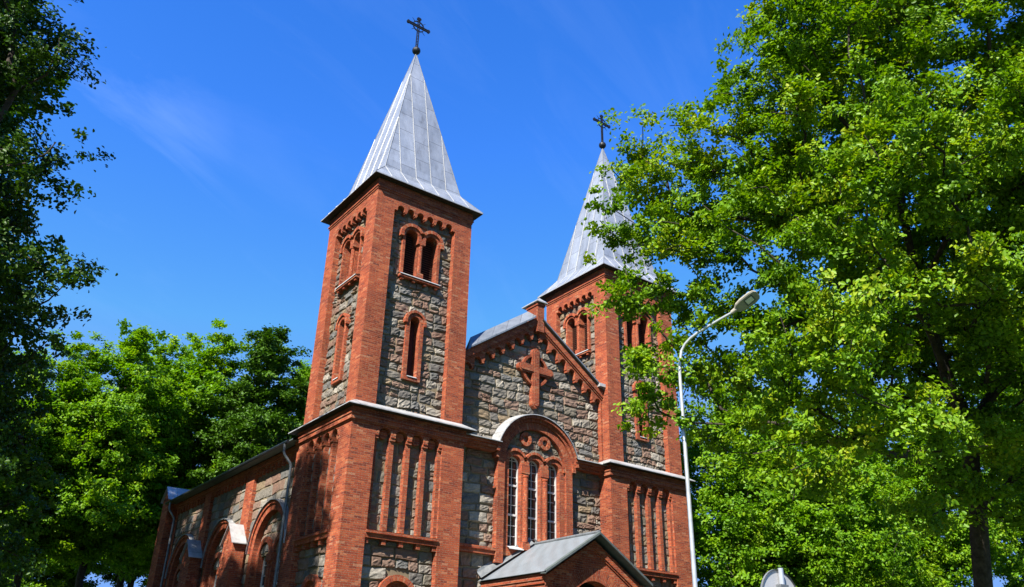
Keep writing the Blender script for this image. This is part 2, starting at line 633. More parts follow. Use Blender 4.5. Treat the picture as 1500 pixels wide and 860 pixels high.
def one_stone(mb, fr, u0, u1, z0, z1, n, rng, relief):
    g = 0.016
    u0, u1, z0, z1 = u0 + g, u1 - g, z0 + g, z1 - g
    w, h = u1 - u0, z1 - z0
    if w < 0.03 or h < 0.03:
        return
    nx = 5 if w < 0.4 else 7
    nz = 6
    e = 0.03
    su = [0, min(e / w, .3)] + [min(e / w, .3) + (1 - 2 * min(e / w, .3)) * i / (nx - 2) for i in range(1, nx - 2)] + [1 - min(e / w, .3), 1]
    sz = [0, min(e / h, .3)] + [min(e / h, .3) + (1 - 2 * min(e / h, .3)) * i / (nz - 2) for i in range(1, nz - 2)] + [1 - min(e / h, .3), 1]
    j = [(rng.uniform(-.032, .032), rng.uniform(-.026, .026)) for _ in range(4)]
    tx, tz, b0 = rng.uniform(-.5, .5), rng.uniform(-.6, .4), rng.uniform(.3, .95)
    i0 = len(mb.v)
    for b, t in enumerate(sz):
        for a, s in enumerate(su):
            ju = (j[0][0] * (1 - s) * (1 - t) + j[1][0] * s * (1 - t) + j[2][0] * s * t + j[3][0] * (1 - s) * t)
            jz = (j[0][1] * (1 - s) * (1 - t) + j[1][1] * s * (1 - t) + j[2][1] * s * t + j[3][1] * (1 - s) * t)
            if a in (0, len(su) - 1) or b in (0, len(sz) - 1):
                nn = n - 0.012
                uu, zz = u0 + s * w + ju, z0 + t * h + jz
            else:
                nn = n + relief * (b0 + tx * (s - .5) + tz * (t - .5) + rng.uniform(-.30, .30) + .25 * math.sin(math.pi * s) * math.sin(math.pi * t))
                uu, zz = u0 + s * w + ju + rng.uniform(-.012, .012), z0 + t * h + jz + rng.uniform(-.012, .012)
            zz += .028 * math.sin(1.7 * uu + 2.1 * zz) + .02 * math.sin(3.3 * uu - 1.3 * zz + 1)
            mb.v.append(tuple(fr(uu, zz, nn)))
    mi = mb.mat(STONE)
    W = len(su)
    for b in range(len(sz) - 1):
        for a in range(W - 1):
            q = (i0 + b * W + a, i0 + b * W + a + 1, i0 + (b + 1) * W + a + 1, i0 + (b + 1) * W + a)
            mb.f.append(q)
            mb.mi.append(mi)
            mb.uv += [(0, 0), (1, 0), (1, 1), (0, 1)]


# ------------------------------------------------------------------ the church
TW, TD = 4.40, 4.24           # tower width and depth
DX = 11.89                    # distance between the towers
GX = 8.22                     # axis of the front
T = 0.30                      # thickness of the brick shell
church = thing('brick_church', 'red brick and fieldstone church with two grey metal spires', 'church', (GX, 8, 0))
FRONT = lambda x0: Frame((x0, 0, 0), (1, 0, 0), (0, -1, 0))
LEFT = lambda x0: Frame((x0, TD, 0), (0, -1, 0), (-1, 0, 0))
RIGHT = lambda x0: Frame((x0 + TW, 0, 0), (0, 1, 0), (1, 0, 0))
BACK = lambda x0: Frame((x0 + TW, TD, 0), (-1, 0, 0), (0, 1, 0))
XY = Frame((0, 0, 0), (1, 0, 0), (0, -1, 0))


def belfry_window(fr, W, back_n=-0.62):
    c = W / 2
    k = W / 4.4
    h = 0.452 * k
    r = 0.287 * k
    zs, zb = 17.80, 16.07
    n0, n1 = back_n, -0.14
    m = MB()
    ro = 0.43 * k
    am = math.degrees(math.acos(min(1, h / ro)))
    out = [(c - h - ro + .03, zb), (c + h + ro - .03, zb), (c + h + ro - .03, zs)] + arc(c + h, zs, ro, 2, 180 - am, 12) + arc(c - h, zs, ro, am, 178, 12) + [(c - h - ro + .03, zs)]
    hole = [(c - h - r, zb + .001 + .05), (c + h + r, zb + .051)] + arc(c + h, zs, r, 0, 180, 14) + [(c + h - r, zs - .2), (c - h + r, zs - .2)] + arc(c - h, zs, r, 0, 180, 14)
    m.prism(fr, out, [hole], n0, n1, BRICK)
    rh0, rh1 = ro - .03, 0.535 * k
    a2 = math.acos(min(1, h / rh1)) + 0.02
    m.ring(fr, c - h, zs, r + .012, rh0, a2 * .9, math.pi, n1 - .02, n1 + .008, BRICK_ARCH, 18)
    m.ring(fr, c + h, zs, r + .012, rh0, 0, math.pi - a2 * .9, n1 - .02, n1 + .008, BRICK_ARCH, 18)
    m.ring(fr, c - h, zs, rh0, rh1, a2, math.pi, -0.3, n1 + .07, BRICK_ARCH, 20)
    m.ring(fr, c + h, zs, rh0, rh1, 0, math.pi - a2, -0.3, n1 + .07, BRICK_ARCH, 20)
    m.box(fr, c - h - rh1 - .01, c - h - rh0 + .005, zs - .12, zs - .004, -.3, n1 + .07, BRICK)
    m.box(fr, c + h + rh0 - .005, c + h + rh1 + .01, zs - .12, zs - .004, -.3, n1 + .07, BRICK)
    m.box(fr, c - .10, c + .10, zb + .05, zs - .2, n0, n1 - .14, BRICK)
    o = m.build('belfry_window', church)
    # louvre slats on a dark backing
    m = MB()
    m.face([fr(u, z, n0 + .015) for u, z in ((c - h - r - .05, zb), (c + h + r + .05, zb), (c + h + r + .05, zs + r + .05), (c - h - r - .05, zs + r + .05))], DARK)
    z = zb + .1
    while z < zs + r - .05:
        for s in (-1, 1):
            hw = r + .03 if z < zs else math.sqrt(max(0.002, (r + .03) ** 2 - (z - zs) ** 2))
            cu = c + s * h
            q = [fr(cu - hw, z, n0 + .17), fr(cu + hw, z, n0 + .17), fr(cu + hw, z + .07, n0 + .06), fr(cu - hw, z + .07, n0 + .06)]
            m.face(q, LOUVRE)
            m.face([p + ZV * .018 for p in q], LOUVRE)
            m.face([q[0], q[1], q[1] + ZV * .018, q[0] + ZV * .018], LOUVRE)
        z += .098
    m.build('louvre', o)
    m = MB()
    b = fr(c, 0, n1 - .09)
    m.lathe(b, [(.085, zb + .25), (.085, zs - .28), (.11, zs - .25), (.11, zs - .21)], BRICK, 12)
    m.box(fr, c - .165, c + .165, zs - .21, zs - .198, n1 - .2, n1 - .002, BRICK)
    m.box(fr, c - .15, c + .15, zb + .05, zb + .25, n1 - .2, n1 + .01, BRICK)
    m.build('colonnette', o)
    m = MB()
    u0, u1 = c - h - ro - .02, c + h + ro + .02
    m.box(fr, u0 + .02, u1 - .02, zb - .13, zb - .022, -.3, -.06, BRICK)
    for i in range(4):
        uu = u0 + .15 + (u1 - u0 - .3) * i / 3
        m.box(fr, uu - .06, uu + .06, zb - .23, zb - .131, -.3, -.10, BRICK)
    P = [fr(u0, zb - .02, -.03), fr(u1, zb - .02, -.03), fr(u1, zb + .055, -.40), fr(u0, zb + .055, -.40)]
    m.face(P, SILL)
    m.face([P[0], P[1], P[1] - ZV * .03, P[0] - ZV * .03], SILL)
    m.build('sill', o)
    return [cut_rect(c - h - r - .08, c + h + r + .08, zb - .02, zs), cut_arch(c - h, r + .08, zs - .1, zs), cut_arch(c + h, r + .08, zs - .1, zs)], \
        [[(c - h - ro + .08, zb + .02), (c + h + ro - .08, zb + .02), (c + h + ro - .08, zs + .0), (c + h + .1, zs + r + .05), (c - h - .1, zs + r + .05), (c - h - ro + .08, zs)]]


def slit_window(fr, W):
    c = W / 2 - .02
    r, zs, zb = 0.212, 14.24, 12.04
    m = MB()
    n0, n1 = -.62, -.14
    m.prism(fr, arch_outline(c, .375, zb - .12, zs, 16), [arch_outline(c, r, zb, zs, 14)], n0, n1, BRICK)
    m.ring(fr, c, zs, r + .01, .36, 0, math.pi, n1 - .02, n1 + .007, BRICK_ARCH, 18)
    m.ring(fr, c, zs, .36, .46, 0, math.pi, -.3, n1 + .06, BRICK_ARCH, 20)
    m.box(fr, c - .465, c - .355, zs - .1, zs - .004, -.3, n1 + .06, BRICK)
    m.box(fr, c + .355, c + .465, zs - .1, zs - .004, -.3, n1 + .06, BRICK)
    o = m.build('slit_window', church)
    m = MB()
    for i in range(3):
        a, b = c - r - .02 + i * .1513, c - r - .02 + (i + 1) * .1513 - .006
        m.box(fr, a, b, zb - .05, zs + r + .05, n0 + .02, n0 + .05 + .003 * i, BOARD)
    m.build('board', o)
    m = MB()
    P = [fr(c - r + .004, zb + .03, n1 + .03), fr(c + r - .004, zb + .03, n1 + .03), fr(c + r - .004, zb + .17, n0 + .05), fr(c - r + .004, zb + .17, n0 + .05)]
    m.face(P, SILL)
    m.face([P[0], P[1], P[1] - ZV * .03, P[0] - ZV * .03], SILL)
    m.build('sill', o)
    return [cut_arch(c, .29, zb - .06, zs)], [arch_outline(c, .29, zb - .05, zs, 10)]


def blind_arcade_hole(W):
    c, k = W / 2, W / 4.4
    hw, rr, zsp, zb = 1.36 * k, .238 * k, 9.66, 6.43
    cs = [c + (-.985 + .6567 * i) * k for i in range(4)]
    pts = [(c - hw, zb), (c + hw, zb), (c + hw, 9.60), (cs[3] + rr, 9.60)]
    for i in (3, 2, 1, 0):
        pts += arc(cs[i], zsp, rr, 0, 180, 12)
        if i:
            pts += [(cs[i] - rr, 9.60), (cs[i - 1] + rr, 9.60)]
    pts += [(cs[0] - rr, 9.60), (c - hw, 9.60)]
    return pts, cs, rr, hw


def tower(x0, seed, low_faces):
    rng = random.Random(seed)
    b = MB()
    root_parts = []
    faces = {'front': (FRONT(x0), TW), 'left': (LEFT(x0), TD), 'right': (RIGHT(x0), TD), 'back': (BACK(x0), TW)}
    panels = []
    for key, (fr, W) in faces.items():
        end = key in ('front', 'back')
        k, c = W / 4.4, W / 2
        hp = 1.41 * k
        a, z_ = (0, W) if end else (T + .06, W - T - .06)
        # upper shell: two pilasters under an arched corbel table
        pts = [(a, 10.45), (c - hp, 10.45), (c - hp, 18.63)]
        for i in range(6):
            cc = c + (-1.12 + .448 * i) * k
            r = .155 * k
            if i == 0:
                pts += [(cc - r, 18.63)]
            pts += arc(cc, 18.73, r, 180, 0, 10)
            if i < 5:
                nx = cc + .448 * k
                pts += [(cc + r, 18.66), (cc + r + .035, 18.66), (cc + r + .035, 18.60), (nx - r - .035, 18.60), (nx - r - .035, 18.66), (nx - r, 18.66)]
            else:
                pts += [(cc + r, 18.63)]
        pts += [(c + hp, 18.63), (c + hp, 10.45), (z_, 10.45), (z_, 19.45), (a, 19.45)]
        b.prism(fr, pts, [], -T - .06, 0, BRICK)
        # lower shell
        e = .08
        a, z_ = (-e, W + e) if end else (-e + T, W + e - T)
        if key in low_faces:
            hole, cs, rr, hw = blind_arcade_hole(W)
            low = [(c - hw - .02, 1.1), (c + hw + .02, 1.1), (c + hw + .02, 6.25), (c - hw - .02, 6.25)]
            b.prism(fr, [(a, 0), (z_, 0), (z_, 9.98), (a, 9.98)], [hole, low], e - T, e, BRICK)
            for cc in cs:
                b.ring(fr, cc, 9.66, rr + .004, rr + .078, 0.05, math.pi - .05, e - .02, e + .006, BRICK_ARCH, 14)
                b.prism(fr, [(cc + .165 * math.cos(t), 9.70 + .165 * math.sin(t)) for t in [2 * math.pi * i / 18 for i in range(18)]], [], -.3, -.06, BRICK_ARCH)
        else:
            b.prism(fr, [(a, 0), (z_, 0), (z_, 9.98), (a, 9.98)], [], e - T, e, BRICK)
    tw = b.build('tower', church)
    for key, (fr, W) in faces.items():
        k, c = W / 4.4, W / 2
        hp = 1.41 * k
        cuts, holes = [], []
        if key != 'back':
            q, h = belfry_window(fr, W)
            cuts += q
            holes += h
            q, h = slit_window(fr, W)
            cuts += q
            holes += h
        m = MB()
        m.prism(fr, [(c - hp - .1, 10.4), (c + hp + .1, 10.4), (c + hp + .1, 19.2), (c - hp - .1, 19.2)], holes, -.36, -.292, MORTAR)
        if key != 'back':
            stones(m, fr, c - hp - .05, c + hp + .05, 10.5, 19.05, -.295, cuts, rng, relief=.07)
        m.build('stone_panel', tw)
        if key in low_faces:
            hole, cs, rr, hw = blind_arcade_hole(W)
            m = MB()
            m.face([fr(u, z, -.205) for u, z in ((c - hw - .1, .9), (c + hw + .1, .9), (c + hw + .1, 10), (c - hw - .1, 10))], MORTAR)
            stones(m, fr, c - hw - .05, c + hw + .05, 6.3, 9.98, -.205, [], rng, relief=.04, rh=(.3, .42), rw=(.35, .65))
            stones(m, fr, c - hw - .05, c + hw + .05, 1.0, 6.25, -.18, [cut_arch(c + .05, .68, 2.4, 4.4)], rng, relief=.06, rh=(.3, .46), rw=(.4, .95))
            m.build('stone_panel', tw)
            # slender brick strips between the blind arches
            m = MB()
            mids = [(cs[i] + cs[i + 1]) / 2 for i in range(3)]
            for u in mids:
                m.box(fr, u - .088 * k, u + .088 * k, 6.44, 9.56, -.2, -.005, BRICK)
                m.box(fr, u - .105 * k, u + .105 * k, 9.50, 9.595, -.2, .05, BRICK)
            for s in (-1, 1):
                ue = c + s * hw
                m.box(fr, min(ue + s * .02, ue - s * .135 * k), max(ue + s * .02, ue - s * .135 * k), 6.44, 9.56, -.2, -.008, BRICK)
                m.box(fr, min(ue + s * .02, ue - s * .15 * k), max(ue + s * .02, ue - s * .15 * k), 9.50, 9.595, -.2, .05, BRICK)
            m.build('blind_arcade', tw)
            m = MB()
            m.box(fr, c - hw - .01, c + hw + .01, 6.34, 6.432, -.2, .14, BRICK)
            m.box(fr, c - hw - .01, c + hw + .01, 6.19, 6.338, -.2, .075, SOLDIER)
            for u in mids + [c - hw + .06, c + hw - .06]:
                m.box(fr, u - .075, u + .075, 6.02, 6.188, -.2, .03, BRICK)
            m.face([fr(c - hw, 6.436, .145), fr(c + hw, 6.436, .145), fr(c + hw, 6.47, -.18), fr(c - hw, 6.47, -.18)], MORTAR)
            m.build('string_course', tw)
            m = MB()
            m.prism(fr, arch_outline(c + .05, .76, 2.3, 4.4, 18), [arch_outline(c + .05, .56, 2.42, 4.4, 18)], -.3, -.06, BRICK)
            m.ring(fr, c + .05, 4.4, .57, .75, 0, math.pi, -.1, -.045, BRICK_ARCH, 22)
            m.prism(fr, arch_outline(c + .05, .57, 2.4, 4.4, 18), [], -.32, -.2, BRICK)
            m.build('blind_window', tw)
    # cornices
    m = MB()

    def collar(z0, z1, g, mt=BRICK):
        m.box(XY, x0 - g, x0 + TW + g, z0, z1, -TD - g, g, mt)
    collar(19.28, 19.36, .03)
    collar(19.36, 19.42, .065)
    collar(19.42, 19.742, .028)
    m.build('cornice', tw)
    m = MB()
    collar(9.93, 9.98, .12)
    collar(9.98, 10.14, .165)
    collar(10.14, 10.19, .20)
    collar(10.19, 10.41, .13)
    m.build('belt_cornice', tw)
    m = MB()
    g0, g1 = .40, -.02
    za, zb2 = 10.45, 10.70
    A = [Vector((x0 - g0, -g0, za)), Vector((x0 + TW + g0, -g0, za)), Vector((x0 + TW + g0, TD + g0, za)), Vector((x0 - g0, TD + g0, za))]
    B = [Vector((x0 - g1, -g1, zb2)), Vector((x0 + TW + g1, -g1, zb2)), Vector((x0 + TW + g1, TD + g1, zb2)), Vector((x0 - g1, TD + g1, zb2))]
    for i in range(4):
        j = (i + 1) % 4
        m.face([A[i], A[j], B[j], B[i]], FLASH)
        m.face([A[i], A[j], A[j] - ZV * .035, A[i] - ZV * .035], FLASH)
        C_ = [Vector((x0 - .1, -.1, 0)), Vector((x0 + TW + .1, -.1, 0)), Vector((x0 + TW + .1, TD + .1, 0)), Vector((x0 - .1, TD + .1, 0))]
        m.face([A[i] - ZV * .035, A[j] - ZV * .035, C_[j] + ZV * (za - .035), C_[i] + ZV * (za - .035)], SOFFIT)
    m.build('cornice_flashing', tw)

    # spire
    m = MB()
    g = .33
    ze, zk, za = 19.78, 20.68, 28.78
    ins = .39
    E_ = [Vector((x0 - g, -g, ze)), Vector((x0 + TW + g, -g, ze)), Vector((x0 + TW + g, TD + g, ze)), Vector((x0 - g, TD + g, ze))]
    K_ = [Vector((x0 + ins, ins, zk)), Vector((x0 + TW - ins, ins, zk)), Vector((x0 + TW - ins, TD - ins, zk)), Vector((x0 + ins, TD - ins, zk))]
    ap = Vector((x0 + TW / 2, TD / 2, za))
    for i in range(4):
        j = (i + 1) % 4
        ax = (K_[j] - K_[i]).normalized()
        base = K_[i].dot(ax)
        mid = (K_[i] + K_[j]) / 2
        sl = (ap - mid)
        uvf = lambda p: ((p.dot(ax) - base), math.copysign(1, p.z - zk) * math.sqrt(max(0, (p.z - zk) ** 2 + ((p - mid).dot(Vector((sl.x, sl.y, 0)).normalized())) ** 2)) + i * .43 + 10)
        top = ap.copy()
        m.face([K_[i], K_[j], top], SPIRE, [uvf(K_[i]), uvf(K_[j]), uvf(top)])
        m.face([E_[i], E_[j], K_[j], K_[i]], SPIRE, [uvf(E_[i]), uvf(E_[j]), uvf(K_[j]), uvf(K_[i])])
        m.face([E_[i], E_[j], E_[j] - ZV * .04, E_[i] - ZV * .04], FLASH)
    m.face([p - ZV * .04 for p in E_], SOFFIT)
    sp = m.build('spire', church)
    m = MB()
    for i in range(4):
        j = (i + 1) % 4
        ax = (K_[j] - K_[i]).normalized()
        L = (K_[j] - K_[i]).length
        mid = (K_[i] + K_[j]) / 2
        for q in range(0, 6):
            t = q / 5
            kp = K_[i].lerp(K_[j], t)
            ep = Vector((kp.x, kp.y, ze))
            # foot of the seam on the eave, straight down the flare
            if i == 0: ep.y = -g
            elif i == 1: ep.x = x0 + TW + g
            elif i == 2: ep.y = TD + g
            else: ep.x = x0 - g
            sgn = abs(t - .5) * 2
            tp = ap.lerp(K_[i] if t < .5 else K_[j], sgn)
            out = Vector(((1, -1)[0] * 0, 0, 0))
            nrm = (K_[j] - K_[i]).cross(ap - K_[i]).normalized() * .012
            if 0 < q < 5:
                m.tube([ep + ZV * .01, kp + nrm, tp.lerp(kp, .01) + nrm], .014, SEAM, 5)
            else:
                m.tube([ep + ZV * .01, kp + nrm * .3], .014, SEAM, 5)
        m.tube([E_[i], K_[i], ap], .016, GUTTER, 6)
    m.build('standing_seam', sp)
    c = Vector((x0 + TW / 2, TD / 2, 0))
    m = MB()
    prof = [(0.0, 28.70)] + [(.20 * math.cos(math.radians(t)), 28.93 + .20 * math.sin(math.radians(t))) for t in range(-80, 81, 16)] + [(.06, 29.16), (0.05, 29.2)]
    m.lathe(c + ZV * 0, prof, IRON, 16)
    m.build('ball_finial', sp, smooth=True)
    m = MB()
    zc = 30.44
    fr = Frame((c.x, c.y, 0), (1, 0, 0), (0, -1, 0))
    for s in (-1, 1):
        m.box(fr, s * .045 - .018, s * .045 + .018, 29.1, 30.9, -.03, .03, IRON)
        m.box(fr, -.55, .55, zc + s * .05 - .018, zc + s * .05 + .018, -.034, .034, IRON)
    for i in range(9):
        z = 29.25 + i * .18
        m.tube([fr(-.05, z, 0), fr(.05, z + .12, 0)], .012, IRON, 5)
    m.prism(fr, [(.12 * math.cos(t), 30.90 + .09 * math.sin(t)) for t in [2 * math.pi * i / 12 for i in range(12)]], [], -.035, .035, IRON, back=True)
    for s in (-1, 1):
        m.prism(fr, [(s * .56 + .08 * math.cos(t), zc + .10 * math.sin(t)) for t in [2 * math.pi * i / 12 for i in range(12)]], [], -.037, .037, IRON, back=True)
    m.box(fr, -.56, .56, zc - .062, zc + .062, -.02, .02, IRON)
    m.ring(fr, 0, zc, .27, .315, 0, 2 * math.pi, -.022, .022, IRON, 24, ends=False)
    for s in (45, 135, 225, 315):
        t = math.radians(s)
        m.tube([fr(.30 * math.cos(t), zc + .30 * math.sin(t)), fr(.52 * math.cos(t), zc + .52 * math.sin(t))], [.02, .008], IRON, 5)
    m.build('spire_cross', sp)
    return tw, sp


tower(0.0, 11, ('front', 'left'))
tower(DX, 23, ('front', 'right'))

# ---- the front between the towers
rng = random.Random(5)
FA = Frame((GX, 0.4, 0), (1, 0, 0), (0, -1, 0))       # u = 0 on the axis
UL, UR = TW - GX, DX - GX
SL = 0.685
RAKE = lambda u: 16.26 - SL * abs(u)
STRG = lambda u: 15.93 - SL * abs(u)


def rake_quad_prism(mb, fr, lo, hi, u0, u1, n0, n1, mt):
    """band along both rakes between two height functions"""
    pts = [(u0, lo(u0)), (0, lo(0)), (u1, lo(u1)), (u1, hi(u1)), (0, hi(0)), (u0, hi(u0))]
    mb.prism(fr, pts, [], n0, n1, mt)


b = MB()
pts = [(UL, 6.0), (UL + .09, 6.0), (UL + .09, 15.18 - .34 * 6.8)]
for k in range(-7, 8):
    cc, tp = .49 * k, 15.74 - .3357 * abs(k)
    r = .17
    nb = 15.19 - .3357 * (abs(k + .5) - .5)
    pb = 15.19 - .3357 * (abs(k - .5) - .5)
    pts += [(cc - r, pb if k > -7 else 15.18 - .34 * 6.8)]
    pts += arc(cc, tp - r, r, 180, 0, 10)
    if k < 7:
        pts += [(cc + r, nb + .11), (cc + r + .03, nb + .11), (cc + r + .03, nb), (cc + .49 - r - .03, nb), (cc + .49 - r - .03, nb + .11), (cc + .49 - r, nb + .11)]
    else:
        pts += [(min(cc + r, UR - .095), 15.18 - .34 * 6.8)]
# tidy: the generic loop adds (centre - r) twice per bay, harmless but drop duplicates
clean = []
for p in pts + [(UR - .09, 15.18 - .34 * 6.8), (UR - .09, 6.0), (UR, 6.0), (UR, RAKE(UR)), (0, RAKE(0)), (UL, RAKE(UL))]:
    if not clean or (abs(p[0] - clean[-1][0]) + abs(p[1] - clean[-1][1])) > 1e-4:
        clean.append(p)
b.prism(FA, clean, [], -.28, 0, BRICK)
rake_quad_prism(b, FA, STRG, RAKE, UL + .003, UR - .003, -.02, .10, BRICK)
rake_quad_prism(b, FA, lambda u: STRG(u) - .075, lambda u: STRG(u) - .002, UL + .004, UR - .004, -.02, .05, BRICK)
facade = b.build('facade', church)

ARZ, ARI, ARO = 9.74, 1.54, 1.86
m = MB()
outline = [(UL, 0), (UR, 0), (UR, RAKE(UR) - .3), (0, RAKE(0) - .3), (UL, RAKE(UL) - .3)]
m.prism(FA, outline, [arch_outline(0, ARI + .05, 6.5, ARZ, 24)], -.33, -.243, MORTAR)


def gable_clip(za, zb):
    h = (16.26 - .35 - zb) / SL
    return (-h, h)


stones(m, FA, UL + .05, UR - .05, 6.4, 15.7, -.245, [cut_arch(0, ARI + .16, 6.3, ARZ)], rng, relief=.07, rh=(.26, .42), rw=(.3, .85), clip=gable_clip)
stones(m, FA, UL + .05, UR - .05, 3.4, 6.25, -.245, [cut_rect(-1.9, 1.9, 3, 6.3)], rng, relief=.07, rh=(.3, .45), rw=(.4, .8))
# tympanum over the three lights
m.prism(FA, arc(0, ARZ, ARI + .02, 3, 177, 24) + [p for c_ in (-.97, 0, .97) for p in arc(c_, 9.8, .40, 180, 0, 12)], [], -.42, -.14, MORTAR)
stones(m, FA, -ARI, ARI, ARZ + .05, ARZ + ARI, -.13, [cut_arch(-.97, .44, 9, 9.8), cut_arch(0, .44, 9, 9.8), cut_arch(.97, .44, 9, 9.8)], rng, relief=.04, rh=(.22, .32), rw=(.25, .5),
       clip=lambda za, zb: (-math.sqrt(max(0, (ARI + .1) ** 2 - (zb - ARZ) ** 2)), math.sqrt(max(0, (ARI + .1) ** 2 - (zb - ARZ) ** 2))))
m.build('stone_wall', facade)

# metal coping on the gable
m = MB()
for s in (-1, 1):
    ue = (UL + .42) if s < 0 else UR + .02
    ua = .20 * s
    F0, F1 = (lambda u: RAKE(u) + .09), (lambda u: RAKE(u) + .50)
    n_f, n_b = .22, -.36
    a, bq = FA(ua, F0(ua), n_f), FA(ue, F0(ue), n_f)
    c_, d_ = FA(ue + (.28 if s < 0 else 0), F1(ue + (.28 if s < 0 else 0)), n_b), FA(ua, F1(ua), n_b)
    m.face([a, bq, c_, d_], ROOFING)
    m.face([a, bq, bq - ZV * .07, a - ZV * .07], ROOFING)
    a2, b2 = FA(ua, F0(ua) - .07, .06), FA(ue, F0(ue) - .07, .06)
    m.face([a - ZV * .07, bq - ZV * .07, b2, a2], TRIM)
    e_, f_ = FA(ue, F1(ue) - .6, n_b - .02), FA(ua, F1(ua) - .6, n_b - .02)
    m.face([c_, d_, f_, e_], ROOFING)
    m.face([bq, c_, FA(ue, F0(ue) - .5, n_b), FA(ue, F0(ue) - .2, .1)], ROOFING)
m.build('gable_coping', facade)
m = MB()
m.box(XY, UR + GX - .34, UR + GX - .01, 13.88, 14.02, -.80, -.12, FLASH)
m.build('coping_flashing', facade)
m = MB()
m.box(XY, GX - .06, GX + .30, 15.6, 16.98, -1.0, -.26, BRICK)
m.box(XY, GX - .10, GX + .34, 16.80, 16.90, -1.03, -.23, BRICK)
fin = m.build('gable_finial', facade)
m = MB()
x0, x1, y0, y1, z0 = GX - .17, GX + .41, .16, 1.25, 16.985
tp = [Vector((x0, y0, z0)), Vector((x1, y0, z0)), Vector((x1, y1, z0)), Vector((x0, y1, z0))]
rg = [Vector(((x0 + x1) / 2, y0 + .22, z0 + .24)), Vector(((x0 + x1) / 2, y1 - .22, z0 + .24))]
m.face([tp[0], tp[1], rg[0]], FLASH)
m.face([tp[1], tp[2], rg[1], rg[0]], FLASH)
m.face([tp[2], tp[3], rg[1]], FLASH)
m.face([tp[3], tp[0], rg[0], rg[1]], FLASH)
for i in range(4):
    m.face([tp[i], tp[(i + 1) % 4], tp[(i + 1) % 4] - ZV * .04, tp[i] - ZV * .04], FLASH)
m.face([p - ZV * .04 for p in tp], FLASH)
m.build('finial_cap', fin)

# horizontal cornice at the sides of the arch
for s, (u0, u1) in ((-1, (UL + .003, -1.9)), (1, (1.9, UR - .003))):
    m = MB()
    m.box(FA, u0, u1, 10.06, 10.16, -.24, .12, BRICK)
    m.box(FA, u0, u1, 10.16, 10.28, -.24, .20, BRICK)
    m.box(FA, u0, u1, 10.28, 10.385, -.24, .28, BRICK)
    cf = m.build('cornice', facade)
    m = MB()
    P = [FA(u0, 10.41, .36), FA(u1, 10.41, .36), FA(u1, 10.62, -.22), FA(u0, 10.62, -.22)]
    m.face(P, FLASH)
    m.face([P[0], P[1], P[1] - ZV * .03, P[0] - ZV * .03], FLASH)
    m.face([P[0] - ZV * .03, P[1] - ZV * .03, FA(u1, 10.386, .2), FA(u0, 10.386, .2)], TRIM)
    m.build('cornice_flashing', facade)
    m = MB()
    a, bq = (UL + .09, -ARO) if s < 0 else (ARO, UR - .09)
    m.box(FA, a, bq, 6.40, 6.505, -.24, .05, BRICK)
    m.box(FA, a, bq, 6.255, 6.398, -.24, .0, SOLDIER)
    m.build('string_course', facade)

# the great three-light window
m = MB()
m.prism(FA, [(-ARO, 6.0), (-ARI, 6.0)] + [(-ARI, ARZ), (-ARO, ARZ)], [], -.5, .06, BRICK)
m.prism(FA, [(ARI, 6.0), (ARO, 6.0), (ARO, ARZ), (ARI, ARZ)], [], -.5, .06, BRICK)
m.ring(FA, 0, ARZ, ARI, ARO, 0, math.pi, -.5, .06, BRICK_ARCH, 48)
a_h = math.asin((10.06 - ARZ) / 2.0)
m.ring(FA, 0, ARZ, ARO - .01, 2.0, a_h - .1, math.pi - a_h + .1, -.3, .14, BRICK, 44)
m.ring(FA, 0, ARZ, 1.97, 2.10, a_h, math.pi - a_h, -.3, .25, BRICK, 44)
gw = m.build('arched_window', church)
m = MB()
seg = 40
a0, a1 = math.asin((10.38 - ARZ) / 2.13), math.pi - math.asin((10.38 - ARZ) / 2.13)
for i in range(seg):
    t0, t1 = a0 + (a1 - a0) * i / seg, a0 + (a1 - a0) * (i + 1) / seg
    p = lambda r, t, n: FA(r * math.cos(t), ARZ + r * math.sin(t), n)
    m.face([p(2.115, t0, .30), p(2.115, t1, .30), p(2.21, t1, -.21), p(2.21, t0, -.21)], FLASH)
    m.face([p(2.085, t0, .305), p(2.085, t1, .305), p(2.115, t1, .30), p(2.115, t0, .30)], FLASH)
    m.face([p(2.085, t0, .305), p(2.085, t1, .305), p(2.09, t1, .2), p(2.09, t0, .2)], TRIM)
m.build('arch_flashing', gw)
m = MB()
cs3 = (-.97, 0, .97)
ZS, ZB = 9.80, 6.62
ho, hr = .30, .483
out = [(-ARI - .01, 6.3), (ARI + .01, 6.3), (ARI + .01, ZS), (.97 + hr, ZS)] + arc(.97, ZS, hr, 1, 179, 14) + arc(0, ZS, hr, 1, 179, 14) + arc(-.97, ZS, hr, 1, 179, 14) + [(-.97 - hr, ZS)] + [(-ARI - .01, ZS)]
m.prism(FA, out, [arch_outline(c, ho, ZB, ZS, 14) for c in cs3], -.55, -.05, BRICK)
for c in cs3:
    m.ring(FA, c, ZS, ho + .004, hr - .004, 0.02, math.pi - .02, -.1, -.042, BRICK_ARCH, 18)
    lo = math.acos(.485 / .575) + .02
    m.ring(FA, c, ZS, hr - .006, .575, lo if c < .5 else 0, math.pi - lo if c > -.5 else math.pi, -.2, .02, BRICK_ARCH, 20)
for u in (-.485, .485):
    m.box(FA, u - .19, u + .19, 9.46, ZS + .01, -.3, .0, BRICK)
    m.box(FA, u - .16, u + .16, 9.38, 9.458, -.3, -.02, BRICK)
sub = m.build('arcade_surround', gw)
for u in (-.485, .485):
    m = MB()
    m.lathe(FA(u, 0, -.01), [(.105, 6.85), (.105, 9.28), (.13, 9.31), (.13, 9.375)], BRICK, 14)
    m.box(FA, u - .17, u + .17, 6.56, 6.80, -.3, .10, BRICK)
    m.box(FA, u - .135, u + .135, 6.80, 6.86, -.3, .07, BRICK)
    m.build('colonnette', gw)
